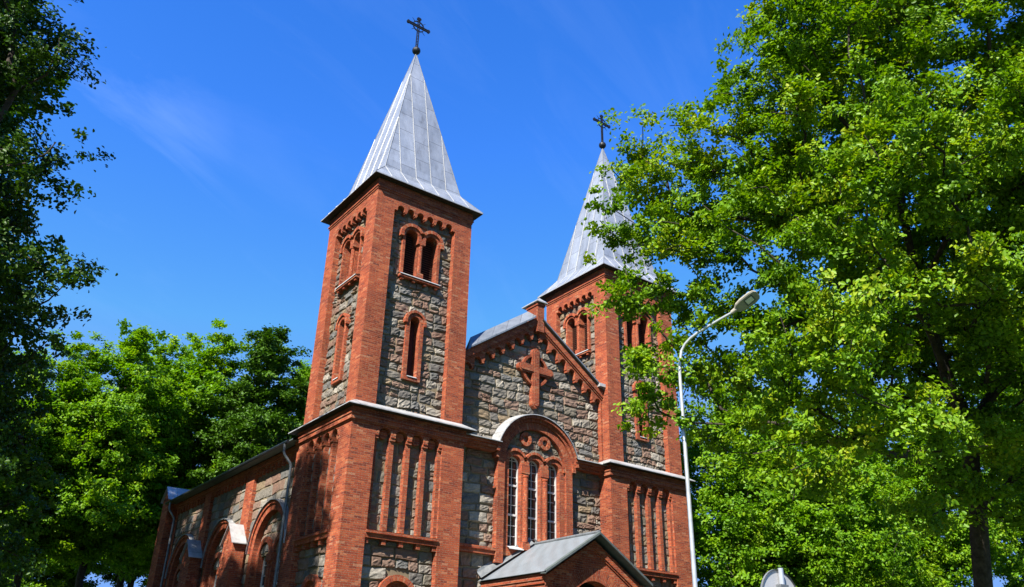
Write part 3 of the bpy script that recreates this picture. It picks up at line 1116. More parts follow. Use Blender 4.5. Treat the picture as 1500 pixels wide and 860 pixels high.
for u in (-.485, .485):
    m = MB()
    m.ring(FA, u, 10.84, .135, .28, 0, 2 * math.pi, -.2, .0, BRICK_ARCH, 24, ends=False)
    m.prism(FA, [(u + .15 * math.cos(t), 10.84 + .15 * math.sin(t)) for t in [2 * math.pi * i / 18 for i in range(18)]], [], -.2, -.128, DARK)
    m.build('roundel', gw)


def light(fr, c, half, zb, zs, n, parent, transoms, bar=.35, name='window_light', vbars=1):
    m = MB()
    m.prism(fr, arch_outline(c, half, zb, zs, 14), [arch_outline(c, half - .052, zb + .06, zs, 14)], n - .05, n + .04, WHITE)
    iv = half - .06
    for i in range(vbars):
        u = c - iv + 2 * iv * (i + 1) / (vbars + 1)
        m.box(fr, u - .010, u + .010, zb + .05, zs + math.sqrt(max(0, iv * iv - (u - c) ** 2)) - .005, n - .02, n + .02, WHITE)
    for z in transoms:
        m.box(fr, c - iv, c + iv, z - .036, z + .036, n - .03, n + .045, WHITE)
    lv = sorted([zb + .03] + list(transoms) + [zs + .45])
    for i in range(len(lv) - 1):
        k = max(1, round((lv[i + 1] - lv[i]) / bar))
        for j in range(1, k):
            z = lv[i] + (lv[i + 1] - lv[i]) * j / k
            hw = iv if z < zs else math.sqrt(max(0, iv * iv - (z - zs) ** 2))
            if hw > .04:
                m.box(fr, c - hw, c + hw, z - .009, z + .009, n - .018, n + .018, WHITE)
    o = m.build('window_frame', parent)
    m = MB()
    m.prism(fr, arch_outline(c, half - .03, zb + .03, zs, 14), [], n - .02, n - .008, GLASS)
    m.build('window_glass', parent)


for c in cs3:
    light(FA, c, ho - .004, ZB + .02, ZS, -.29, gw, (7.85, 8.97))
m = MB()
P = [FA(-1.52, 6.60, .06), FA(1.52, 6.60, .06), FA(1.52, 6.72, -.34), FA(-1.52, 6.72, -.34)]
for c in cs3:
    Q = [FA(c - .34, 6.575, .13), FA(c + .34, 6.575, .13), FA(c + .295, 6.74, -.33), FA(c - .295, 6.74, -.33)]
    m.face(Q, SILL)
    m.face([Q[0], Q[1], Q[1] - ZV * .04, Q[0] - ZV * .04], SILL)
m.build('sill', gw)

# celtic cross in brick
m = MB()
zc = 13.88
def rounded_bar(u0, u1, z0, z1, w, vertical, n0, n1, mt):
    if vertical:
        c = (u0 + u1) / 2
        pts = arc(c, z1 - w, w, 0, 180, 10) + arc(c, z0 + w, w, 180, 360, 10)
    else:
        c = (z0 + z1) / 2
        pts = arc(u1 - w, c, w, -90, 90, 10) + arc(u0 + w, c, w, 90, 270, 10)
    m.prism(FA, pts, [], n0, n1, mt)
rounded_bar(-.19, .19, 12.22, 14.84, .19, True, -.25, .0, BRICK)
rounded_bar(-.125, .125, 12.30, 14.76, .125, True, -.05, .035, BRICK)
rounded_bar(-.93, .93, zc - .185, zc + .185, .185, False, -.25, -.004, BRICK)
rounded_bar(-.86, .86, zc - .12, zc + .12, .12, False, -.05, .030, BRICK)
m.ring(FA, 0, zc, .58, .69, 0, 2 * math.pi, -.25, -.05, BRICK_ARCH, 40, ends=False)
m.build('brick_cross', church)

# ---- porch
b = MB()
PY, PW, PE, PZ = -2.86, 2.16, 5.06, 6.60
FP = Frame((GX, PY, 0), (1, 0, 0), (0, -1, 0))
PS = .618
apx = 6.60
b.prism(FP, [(-PW, 0), (PW, 0), (PW, apx - PS * PW), (0, apx), (-PW, apx - PS * PW)], [[(-1.1, .004), (1.1, .004)] + arc(0, 4.14, 1.1, 0, 180, 24)], -.45, 0, BRICK)
rk = lambda d: (lambda u: apx - d - PS * abs(u))
rake_quad_prism(b, FP, rk(.30), rk(.01), -PW - .06, PW + .06, -.02, .09, BRICK)
rake_quad_prism(b, FP, rk(.37), rk(.302), -PW - .03, PW + .03, -.02, .045, BRICK)
b.ring(FP, 0, 4.14, 1.105, 1.52, 0, math.pi, -.03, .012, BRICK_ARCH, 34)
for s in (-1, 1):
    FS = Frame((GX + s * PW, PY if s > 0 else .6, 0), (0, 1 if s > 0 else -1, 0), (s, 0, 0))
    L = .6 - PY
    a, z_ = (.0, L) if s > 0 else (0, L)
    b.prism(FS, [(.45 if s > 0 else 0, 0), (L if s > 0 else L - .45, 0), (L if s > 0 else L - .45, 5.1), (.45 if s > 0 else 0, 5.1)], [], -.4, 0, BRICK)
    b.box(FS, -.07 if s > 0 else 0, L if s > 0 else L + .07, 4.86, 4.97, -.1, .06, BRICK)
    b.box(FS, -.07 if s > 0 else 0, L if s > 0 else L + .07, 4.98, 5.10, -.1, .12, BRICK)
    b.box(FS, -.07 if s > 0 else 0, L if s > 0 else L + .07, 5.10, 5.28, -.1, .16, BRICK)
porch = b.build('porch', church)
m = MB()
for s in (-1, 1):
    # corrugated slope with a wavy lower edge
    N = 92
    y0, y1 = -3.24, .58
    ze, zr = 5.33, 6.83
    for i in range(N):
        ya, yb = y0 + (y1 - y0) * i / N, y0 + (y1 - y0) * (i + 1) / N
        da, db = .012 * math.sin(ya * 2 * math.pi / .083), .012 * math.sin(yb * 2 * math.pi / .083)
        q = [Vector((GX + s * 2.43, ya, ze + da)), Vector((GX + s * 2.43, yb, ze + db)), Vector((GX, yb, zr + db)), Vector((GX, ya, zr + da))]
        m.face(q, CORR)
        m.face([q[0], q[1], q[1] - ZV * .014, q[0] - ZV * .014], CORR)
    m.face([Vector((GX + s * 2.40, y0 + .02, ze - .03)), Vector((GX + s * 2.40, y1, ze - .03)), Vector((GX, y1, zr - .05)), Vector((GX, y0 + .02, zr - .05))], TRIM)
pr_ = m.build('porch_roof', porch)
m = MB()
for s in (-1, 1):
    A0, A1 = Vector((GX + s * 2.45, -3.26, 5.33)), Vector((GX, -3.26, 6.845))
    dn = Vector((0, 0, -.085))
    m.face([A0, A1, A1 + dn, A0 + dn], TRIM)
    m.face([A0, A1, A1 + Vector((0, .11, .022)), A0 + Vector((0, .11, .022))], TRIM)
    m.face([A0 + dn, A1 + dn, A1 + dn + Vector((0, .3, .02)), A0 + dn + Vector((0, .3, .02))], TRIM)
    m.face([A0 + Vector((0, -.012, -.03)), A1 + Vector((0, -.012, -.03)), A1 + Vector((0, -.012, -.045)), A0 + Vector((0, -.012, -.045))], GUTTER)
m.tube([(GX, -3.2, 6.86), (GX, .55, 6.86)], .055, ROOFING, 8)
m.build('roof_trim', porch)
m = MB()
for s in (-1, 1):
    q = [Vector((GX + s * 2.5, .30, 5.40)), Vector((GX + s * .1, .30, 6.86)), Vector((GX + s * .1, .56, 7.02)), Vector((GX + s * 2.5, .56, 5.60))]
    m.face(q, GUTTER)
    m.face([q[2], q[3], q[3] + Vector((0, .03, .10)), q[2] + Vector((0, .03, .10))], GUTTER)
m.build('roof_flashing', porch)
m = MB()
m.prism(Frame((GX, -.2, 0), (1, 0, 0), (0, -1, 0)), [(-1.7, 0.01), (1.7, 0.01), (1.7, 4.8), (-1.7, 4.8)], [], -.3, 0, MORTAR)
m.box(Frame((GX, -.2, 0), (1, 0, 0), (0, -1, 0)), -.95, -.01, .1, 3.2, .0, .06, WOOD)
m.box(Frame((GX, -.2, 0), (1, 0, 0), (0, -1, 0)), .01, .95, .1, 3.2, .0, .06, WOOD)
m.build('door', porch)

# ---- nave
NY1 = 19.4
FN = Frame((0.10, 0, 0), (0, -1, 0), (-1, 0, 0))        # u = -Y, n = 0 at X = 0.10
b = MB()
ya = TD + .08
pil = [(-9.5, -8.64), (-14.75, -13.9)]
wcs = [(-6.30, 'w'), (-11.65, 'w'), (-16.85, 'w')]
bays = [(-8.64, -ya), (-13.9, -9.5), (-NY1, -14.75)]
for i, (u0, u1) in enumerate(bays):
    # corbel table of small arches
    n_sc = 11
    stp = (u1 - u0) / n_sc
    pts = [(u0, 9.84), (u0, 9.52)]
    for k in range(n_sc):
        cc = u0 + stp * (k + .5)
        r = stp * .33
        pts += [(cc - r, 9.52 if k else 9.52)] + arc(cc, 9.66, r, 180, 0, 8) + [(cc + r, 9.52)]
    pts += [(u1, 9.52), (u1, 9.84)]
    cl = []
    for p in pts:
        if not cl or abs(p[0] - cl[-1][0]) + abs(p[1] - cl[-1][1]) > 1e-4:
            cl.append(p)
    b.prism(FN, cl, [], -.12, .075, BRICK)
for u0, u1 in pil:
    b.box(FN, u0, u1, 0, 9.84, -.12, .10, BRICK)
b.box(FN, -NY1, -ya, 9.84, 9.90, -.2, .14, BRICK)
b.box(FN, -NY1, -ya, 9.90, 10.05, -.2, .10, BRICK)
# plain flank on the far side and the end wall
b.box(XY, DX + TW - .4, DX + TW - .1, 0, 10.05, -NY1, -ya, BRICK)
b.prism(Frame((DX + TW - .1, NY1, 0), (-1, 0, 0), (0, 1, 0)), [(0, 0), (16.1, 0), (16.1, 10.3), (8.0, 15.85), (0, 10.3)], [], -.4, 0, BRICK)
# corner pier at the far end
b.box(XY, -.38, .75, 0, 10.35, -NY1 - 1.0, -NY1 + .05, BRICK)
nave = b.build('nave', church)
m = MB()
cuts, holes = [], []
for cu, _ in wcs:
    holes.append(arch_outline(cu, 1.5, 2.6, 6.42, 20))
    cuts.append(cut_arch(cu, 1.56, 2.5, 6.42))
m.prism(FN, [(-NY1, 0), (-ya + .2, 0), (-ya + .2, 9.9), (-NY1, 9.9)], holes, -.12, -.072, MORTAR)
for u0, u1 in bays:
    stones(m, FN, u0 - .05, u1 + .05, 1.0, 9.66, -.06, cuts, rng, relief=.03, rh=(.34, .46), rw=(.42, .95))
m.build('stone_wall', nave)
for cu, _ in wcs:
    m = MB()
    m.prism(FN, [(cu - 1.80, 2.4), (cu - 1.46, 2.4), (cu - 1.46, 6.42), (cu - 1.80, 6.42)], [], -.4, .04, BRICK)
    m.prism(FN, [(cu + 1.46, 2.4), (cu + 1.80, 2.4), (cu + 1.80, 6.42), (cu + 1.46, 6.42)], [], -.4, .04, BRICK)
    m.ring(FN, cu, 6.42, 1.46, 1.80, 0, math.pi, -.4, .04, BRICK_ARCH, 40)
    m.ring(FN, cu, 6.42, 1.70, 1.83, 0, math.pi, -.2, .10, BRICK_ARCH, 40)
    # inner wall with two round-headed lights
    holes = [arch_outline(cu + s * .72, .48, 2.6, 6.30, 14) for s in (-1, 1)]
    m.prism(FN, [(cu - 1.47, 2.4), (cu + 1.47, 2.4), (cu + 1.47, 6.3), (cu + 1.43, 6.3)] + arc(cu + .72, 6.3, .70, 2, 178, 14) + arc(cu - .72, 6.3, .70, 2, 178, 14) + [(cu - 1.43, 6.3), (cu - 1.47, 6.3)], holes, -.50, -.14, BRICK)
    for s in (-1, 1):
        m.ring(FN, cu + s * .72, 6.3, .485, .69, 0, math.pi, -.2, -.130, BRICK_ARCH, 20)
    m.box(FN, cu - .25, cu + .25, 6.02, 6.30, -.3, -.06, BRICK)
    m.lathe(FN(cu, 0, -.16), [(.11, 2.6), (.11, 5.95), (.15, 6.0), (.15, 6.02)], BRICK, 12)
    nw = m.build('nave_window', church)
    m = MB()
    m.prism(FN, [(cu - 1.46, 6.3), (cu + 1.46, 6.3)] + arc(cu, 6.42, 1.46, 0, 180, 20), [], -.5, -.24, MORTAR)
    stones(m, FN, cu - 1.42, cu + 1.42, 6.35, 7.85, -.23, [], rng, relief=.03, rh=(.3, .4), rw=(.35, .6), clip=lambda za, zb: (cu - math.sqrt(max(0, 1.5 ** 2 - (za - 6.42) ** 2)), cu + math.sqrt(max(0, 1.5 ** 2 - (za - 6.42) ** 2))))
    m.build('tympanum', nw)
    m = MB()
    for i in range(32):
        t0, t1 = math.pi * i / 32, math.pi * (i + 1) / 32
        p = lambda r, t, n: FN(cu + r * math.cos(t), 6.42 + r * math.sin(t), n)
        m.face([p(1.845, t0, .17), p(1.845, t1, .17), p(1.88, t1, -.08), p(1.88, t0, -.08)], FLASH)
        m.face([p(1.825, t0, .17), p(1.825, t1, .17), p(1.845, t1, .17), p(1.845, t0, .17)], FLASH)
    m.build('arch_flashing', nw)
    for s in (-1, 1):
        light(FN, cu + s * .72, .475, 2.62, 6.30, -.40, nw, (3.9, 5.2), .42)
# buttresses with saddle caps
for yc in (9.05, 14.3):
    m = MB()
    FB = Frame((-.0, yc, 0), (0, -1, 0), (-1, 0, 0))
    m.prism(FB, [(-.55, 0), (.55, 0), (.55, 6.96), (0, 7.58), (-.55, 6.96)], [], .0, .50, BRICK)
    bt = m.build('buttress', nave)
    m = MB()
    for s in (-1, 1):
        q = [FB(s * .68, 6.87, -.02), FB(s * .68, 6.87, .60), FB(0, 7.68, .60), FB(0, 7.68, -.02)]
        m.face(q, FLASH)
        m.face([p - ZV * .035 for p in q], FLASH)
        m.face([q[0], q[1], q[1] - ZV * .035, q[0] - ZV * .035], FLASH)
        m.face([q[1], q[2], q[2] - ZV * .035, q[1] - ZV * .035], FLASH)
    m.build('buttress_cap', bt)
m = MB()
for s in (-1, 1):
    yc = NY1 + .5
    q = [Vector((-.48, yc + s * .66, 10.28)), Vector((.85, yc + s * .66, 10.28)), Vector((.85, yc, 11.0)), Vector((-.48, yc, 11.0))]
    m.face(q, FLASH)
    m.face([q[0], q[1], q[1] - ZV * .04, q[0] - ZV * .04], FLASH)
m.face([Vector((-.38, NY1 - .02, 10.3)), Vector((-.38, NY1 + 1.0, 10.3)), Vector((-.38, NY1 + .5, 10.95))], BRICK)
m.build('pier_cap', nave)
# roof
m = MB()
zr = 15.95
ye0, ye1 = .72, NY1 + .3
for s in (-1, 1):
    xe = GX + s * (GX + .42)
    yy = [(TD - .3, ye1, xe, 10.12)]
    # main slope behind the towers and the middle strip up to the gable
    q = [Vector((xe, TD - .2, 10.12)), Vector((xe, ye1, 10.12)), Vector((GX, ye1, zr)), Vector((GX, TD - .2, zr))]
    m.face(q, ROOFING)
    xt = GX + s * (GX - TW)
    zt = 10.12 + (zr - 10.12) * (abs(xe - xt) / abs(xe - GX))
    m.face([Vector((xt, ye0, zt)), Vector((xt, TD - .2, zt)), Vector((GX, TD - .2, zr)), Vector((GX, ye0, zr))], ROOFING)
    m.face([q[0], q[1], q[1] - ZV * .05, q[0] - ZV * .05], TRIM)
    m.face([q[0] - ZV * .05, q[1] - ZV * .05, Vector((xe - s * .4, ye1, 10.07)), Vector((xe - s * .4, TD - .2, 10.07))], TRIM)
rf = m.build('roof', church)
m = MB()
m.tube([(-.47, ya + .05, 10.06), (-.47, NY1 + .1, 10.06)], .065, IRON, 8)
m.build('gutter', rf)
for y, s in ((4.62, 0), (18.75, 0)):
    m = MB()
    m.tube([(-.47, y, 10.03), (-.47, y, 9.72), (-.44, y - .02, 9.62), (-.20, y - .12, 9.28), (-.17, y - .13, 9.15), (-.17, y - .13, .2)], .05, GUTTER, 10)
    for z in (8, 5.5, 3):
        m.tube([(-.17, y - .13, z), (-.17, y - .13, z + .06)], .06, GUTTER, 10)
    m.build('downpipe', church)

# ------------------------------------------------------------------ ground
m = MB()
GRASS = noisy_material('grass', (0.030, 0.051, 0.013), (0.064, 0.093, 0.025), 1.5, 0.95, 0, 0.5, 0.05)
ASPH = noisy_material('asphalt', (0.04, 0.04, 0.042), (0.065, 0.065, 0.066), 8, 0.9, 0, 0.3, 0.005)
PAVE = noisy_material('paving', (0.22, 0.21, 0.20), (0.32, 0.31, 0.29), 3, 0.9, 0, 0.2, 0.005)
KERB = noisy_material('kerb_stone', (0.27, 0.26, 0.25), (0.37, 0.36, 0.35), 6, 0.9, 0, 0.2)
m.face([Vector((x, y, 0)) for x, y in ((-900, -900), (900, -900), (900, 900), (-900, 900))], GRASS)
o = m.build('ground')
o['kind'] = 'structure'
RF = lambda u, v, z: Vector((-11.9, -24.9, 0)) + Vector((.797, -.603, 0)) * u + Vector((.603, .797, 0)) * v + ZV * z
m = MB()
m.face([RF(-150, 1.2, .004), RF(150, 1.2, .004), RF(150, -6, .004), RF(-150, -6, .004)], ASPH)
o = m.build('road')
o['kind'] = 'structure'
m = MB()
fk = Frame(RF(0, 1.2, 0), (.797, -.603, 0), (-.603, -.797, 0))
m.box(fk, -150, 150, 0.0, .12, -.2, 0, KERB)
o = m.build('kerb')
o['kind'] = 'structure'
m = MB()
m.face([Vector((x, y, .006)) for x, y in ((GX - 1.5, -3.0), (GX + 1.5, -3.0), (GX + 1.5, -14), (GX - 1.5, -14))], PAVE)
o = m.build('path')
o['kind'] = 'structure'

# ------------------------------------------------------------------ street lamp and sign
lx, ly = 1.32, -13.37
lamp = thing('street_lamp', 'tall galvanised street lamp with curved arm beside the right tower', 'street lamp', (lx, ly, 0))
m = MB()
dR = (Vector((.797, -.603, 0)) * math.cos(math.radians(38)) + Vector((-.603, -.797, 0)) * math.sin(math.radians(38))).normalized()
B_ = Vector((lx, ly, 0))
prof = [(0, 0), (0, 8.13), (.027, 8.40), (.08, 8.643), (.176, 8.785), (.317, 8.894), (.493, 8.98), (.716, 9.06), (.965, 9.14), (1.377, 9.264)]
m.tube([B_ + dR * u + ZV * z for u, z in prof], [.060, .036, .0355, .035, .034, .033, .032, .031, .030, .029], GALV, 14)
m.tube([B_ + ZV * .0, B_ + ZV * 1.0], .085, GALV, 14)
m.build('pole', lamp, smooth=True)
LAMPM = noisy_material('lamp_housing', (0.27, 0.25, 0.21), (0.33, 0.31, 0.26), 4, 0.5, 0.1, 0)
LENS = noisy_material('lamp_lens', (0.62, 0.60, 0.52), (0.72, 0.70, 0.62), 9, 0.2, 0, 0)
m = MB()
dA = (dR * .90 + ZV * .44).normalized()
dS = dR.cross(ZV).normalized()          # sideways (away from the camera)
dU = dS.cross(dA)
if dU.z < 0:
    dU = -dU
_t = math.radians(32)                   # the head is rolled a little towards the street
dU, dS = dU * math.cos(_t) - dS * math.sin(_t), dS * math.cos(_t) + dU * math.sin(_t)
H0 = B_ + dR * 1.337 + ZV * 9.253
m.tube([H0, H0 + dA * .15], [.045, .055], LAMPM, 12)
secs = [(t * 1.05, a * 1.05, b * 1.05, c * 1.05) for t, a, b, c in ((.10, .045, -.03, .04), (.18, .11, -.045, .05), (.30, .135, -.05, .055), (.52, .14, -.045, .04), (.62, .12, -.035, .01), (.66, .07, -.03, -.01))]
rings = []
for t, hw, lo, hi in secs:
    o_ = H0 + dA * t
    rings.append([o_ + dS * a * hw + dU * h for a, h in ((-1, lo + .012), (-.8, lo), (.8, lo), (1, lo + .012), (.95, hi * .55), (.5, hi), (-.5, hi), (-.95, hi * .55))])
for i in range(len(rings) - 1):
    for k in range(8):
        m.face([rings[i][k], rings[i][(k + 1) % 8], rings[i + 1][(k + 1) % 8], rings[i + 1][k]], LAMPM)
m.face(rings[0], LAMPM)
m.face(rings[-1], LAMPM)
hd = m.build('lamp_head', lamp)
m = MB()
o1, o2 = H0 + dA * .36 - dU * .0575, H0 + dA * .585 - dU * .050
m.face([o1 - dS * .085, o1 + dS * .085, o2 + dS * .08, o2 - dS * .08], TRIM)
m.face([p - dU * .004 for p in (o1 - dS * .06 + dA * .03, o1 + dS * .06 + dA * .03, o2 + dS * .055 - dA * .03, o2 - dS * .055 - dA * .03)], LENS)
m.build('lens', hd)

sg = at(1146, 860, 8.2)
sign = thing('road_sign', 'round grey road sign seen from behind on a galvanised post', 'road sign', (sg.x, sg.y, 0))
m = MB()
top = at(1143, 832.5, 8.2)
m.tube([(top.x, top.y, 0), (top.x, top.y, top.z)], .026, GALV, 12)
m.build('post', sign)
m = MB()
# disc turned obliquely to the viewer
view = Vector((top.x - CAM.x, top.y - CAM.y, 0)).normalized()
ang = math.radians(54)
dn_ = Matrix.Rotation(ang, 3, 'Z') @ view
du_ = ZV.cross(dn_).normalized()
FS_ = Frame((top.x, top.y, 0) , du_, dn_)
if (FS_.u).dot(_R) < 0:
    pass
czs = top.z - .31
SIGNB = noisy_material('sign_back', (0.36, 0.36, 0.37), (0.43, 0.43, 0.44), 3, 0.5, 0.2, 0)
m.prism(FS_, [(.012 + .30 * math.cos(t), czs + .30 * math.sin(t)) for t in [2 * math.pi * i / 40 for i in range(40)]], [], .030, .034, SIGNB, back=True)
m.ring(FS_, .012, czs, .292, .302, 0, 2 * math.pi, .018, .040, GUTTER, 40, ends=False)
for z in (-.14, .14):
    m.box(FS_, -.06, .06, czs + z - .015, czs + z + .015, -.03, .03, GUTTER)
m.build('disc', sign)

# ------------------------------------------------------------------ trees
BARK = noisy_material('bark', (0.018, 0.014, 0.010), (0.055, 0.044, 0.033), 9, 0.95, 0, 0.8, 0.03)
OAKLEAF = leaf_material('oak_leaf', [(0.052, 0.126, 0.004), (0.100, 0.210, 0.005), (0.165, 0.278, 0.006), (0.255, 0.295, 0.010)], (1.5, 1.5, 0.3), 0.5)
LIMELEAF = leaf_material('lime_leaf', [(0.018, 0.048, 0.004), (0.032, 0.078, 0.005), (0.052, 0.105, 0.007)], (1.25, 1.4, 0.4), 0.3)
MAPLELEAF = leaf_material('maple_leaf', [(0.054, 0.139, 0.004), (0.096, 0.217, 0.006), (0.148, 0.280, 0.007), (0.218, 0.316, 0.010)], (1.5, 1.55, 0.3), 0.62)
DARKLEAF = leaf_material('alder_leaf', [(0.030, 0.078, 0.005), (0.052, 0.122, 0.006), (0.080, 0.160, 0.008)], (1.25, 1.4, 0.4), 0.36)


def bark_mesh(name, nodes, parent, rad, sides):
    """separate frustums for every skeleton edge"""
    e = np.where(parent >= 0)[0]
    p0, p1 = nodes[parent[e]], nodes[e]
    r0 = np.minimum(rad[parent[e]], rad[e] * 1.25)
    r1 = rad[e]
    d = p1 - p0
    L = np.linalg.norm(d, axis=1, keepdims=True)
    ok = L[:, 0] > 1e-4
    p0, p1, r0, r1, d, L = p0[ok], p1[ok], r0[ok], r1[ok], d[ok], L[ok]
    d = d / L
    p1 = p1 + d * r1[:, None] * .4
    ref = np.where(np.abs(d[:, 2:3]) < .9, np.array([[0, 0, 1.0]]), np.array([[1.0, 0, 0]]))
    a = np.cross(d, ref)
    a /= np.linalg.norm(a, axis=1, keepdims=True)
    b_ = np.cross(d, a)
    t = np.arange(sides) * 2 * np.pi / sides
    cs, sn = np.cos(t)[None, :, None], np.sin(t)[None, :, None]
    off = a[:, None, :] * cs + b_[:, None, :] * sn
    R0 = p0[:, None, :] + off * r0[:, None, None]
    R1 = p1[:, None, :] + off * r1[:, None, None]
    V = np.concatenate([R0, R1], axis=1).reshape(-1, 3)
    n = len(p0)
    k = np.arange(sides)
    k2 = (k + 1) % sides
    quad = np.stack([k, k2, k2 + sides, k + sides], axis=1)
    F = (np.arange(n)[:, None, None] * (2 * sides) + quad[None]).reshape(-1)
    return np_mesh(name, V, F, 4, BARK, True)


def np_mesh(name, V, F, k, mat, smooth=False):
    me = bpy.data.meshes.new(name)
    nf = len(F) // k
    me.vertices.add(len(V))
    me.vertices.foreach_set('co', V.astype(np.float32).ravel())
    me.loops.add(len(F))
    me.loops.foreach_set('vertex_index', F.astype(np.int32))
    me.polygons.add(nf)
    me.polygons.foreach_set('loop_start', np.arange(0, len(F), k, dtype=np.int32))
    me.polygons.foreach_set('loop_total', np.full(nf, k, dtype=np.int32))
    if smooth:
        me.polygons.foreach_set('use_smooth', np.ones(nf, dtype=bool))
    me.materials.append(mat)
    me.update(calc_edges=True)
    return me


def leaf_mesh(name, P, size, rg, mat, base=None, aspect=0.60):
    """folded six-corner leaves, one island each"""
    n = len(P)
    nrm = rg.normal(size=(n, 3)) * .42 + base
    nrm /= np.linalg.norm(nrm, axis=1, keepdims=True)
    d = rg.normal(size=(n, 3))
    d -= nrm * np.sum(d * nrm, axis=1, keepdims=True)
    d /= np.linalg.norm(d, axis=1, keepdims=True)
    s = np.cross(nrm, d)
    L = (size * rg.uniform(.65, 1.3, n))[:, None]
    w = L * aspect * .5
    fold = nrm * (w * .35)
    base, tip = P - d * L * .5, P + d * L * .5 - nrm * L * .10
    l1, l2 = P - d * L * .22 + s * w * .85 + fold, P + d * L * .2 + s * w + fold
    r1, r2 = P - d * L * .22 - s * w * .85 + fold, P + d * L * .2 - s * w + fold
    V = np.stack([base, r1, r2, tip, l2, l1], axis=1).reshape(-1, 3)
    q = np.array([[0, 1, 2, 3], [0, 3, 4, 5]])
    F = (np.arange(n)[:, None, None] * 6 + q[None]).reshape(-1)
    return np_mesh(name, V, F, 4, mat)


def spaced(pts, dmin):
    """thin a random point set so that no two are nearer than dmin"""
    keep = np.zeros((0, 3))
    out = []
    cell = {}
    for p in pts:
        c = tuple(np.floor(p / dmin).astype(int))
        bad = False
        for i in (-1, 0, 1):
            for j in (-1, 0, 1):
                for k in (-1, 0, 1):
                    for q in cell.get((c[0] + i, c[1] + j, c[2] + k), ()):
                        if (p[0] - q[0]) ** 2 + (p[1] - q[1]) ** 2 + (p[2] - q[2]) ** 2 < dmin * dmin:
                            bad = True
        if not bad:
            cell.setdefault(c, []).append(p)
            out.append(p)
    return np.array(out)


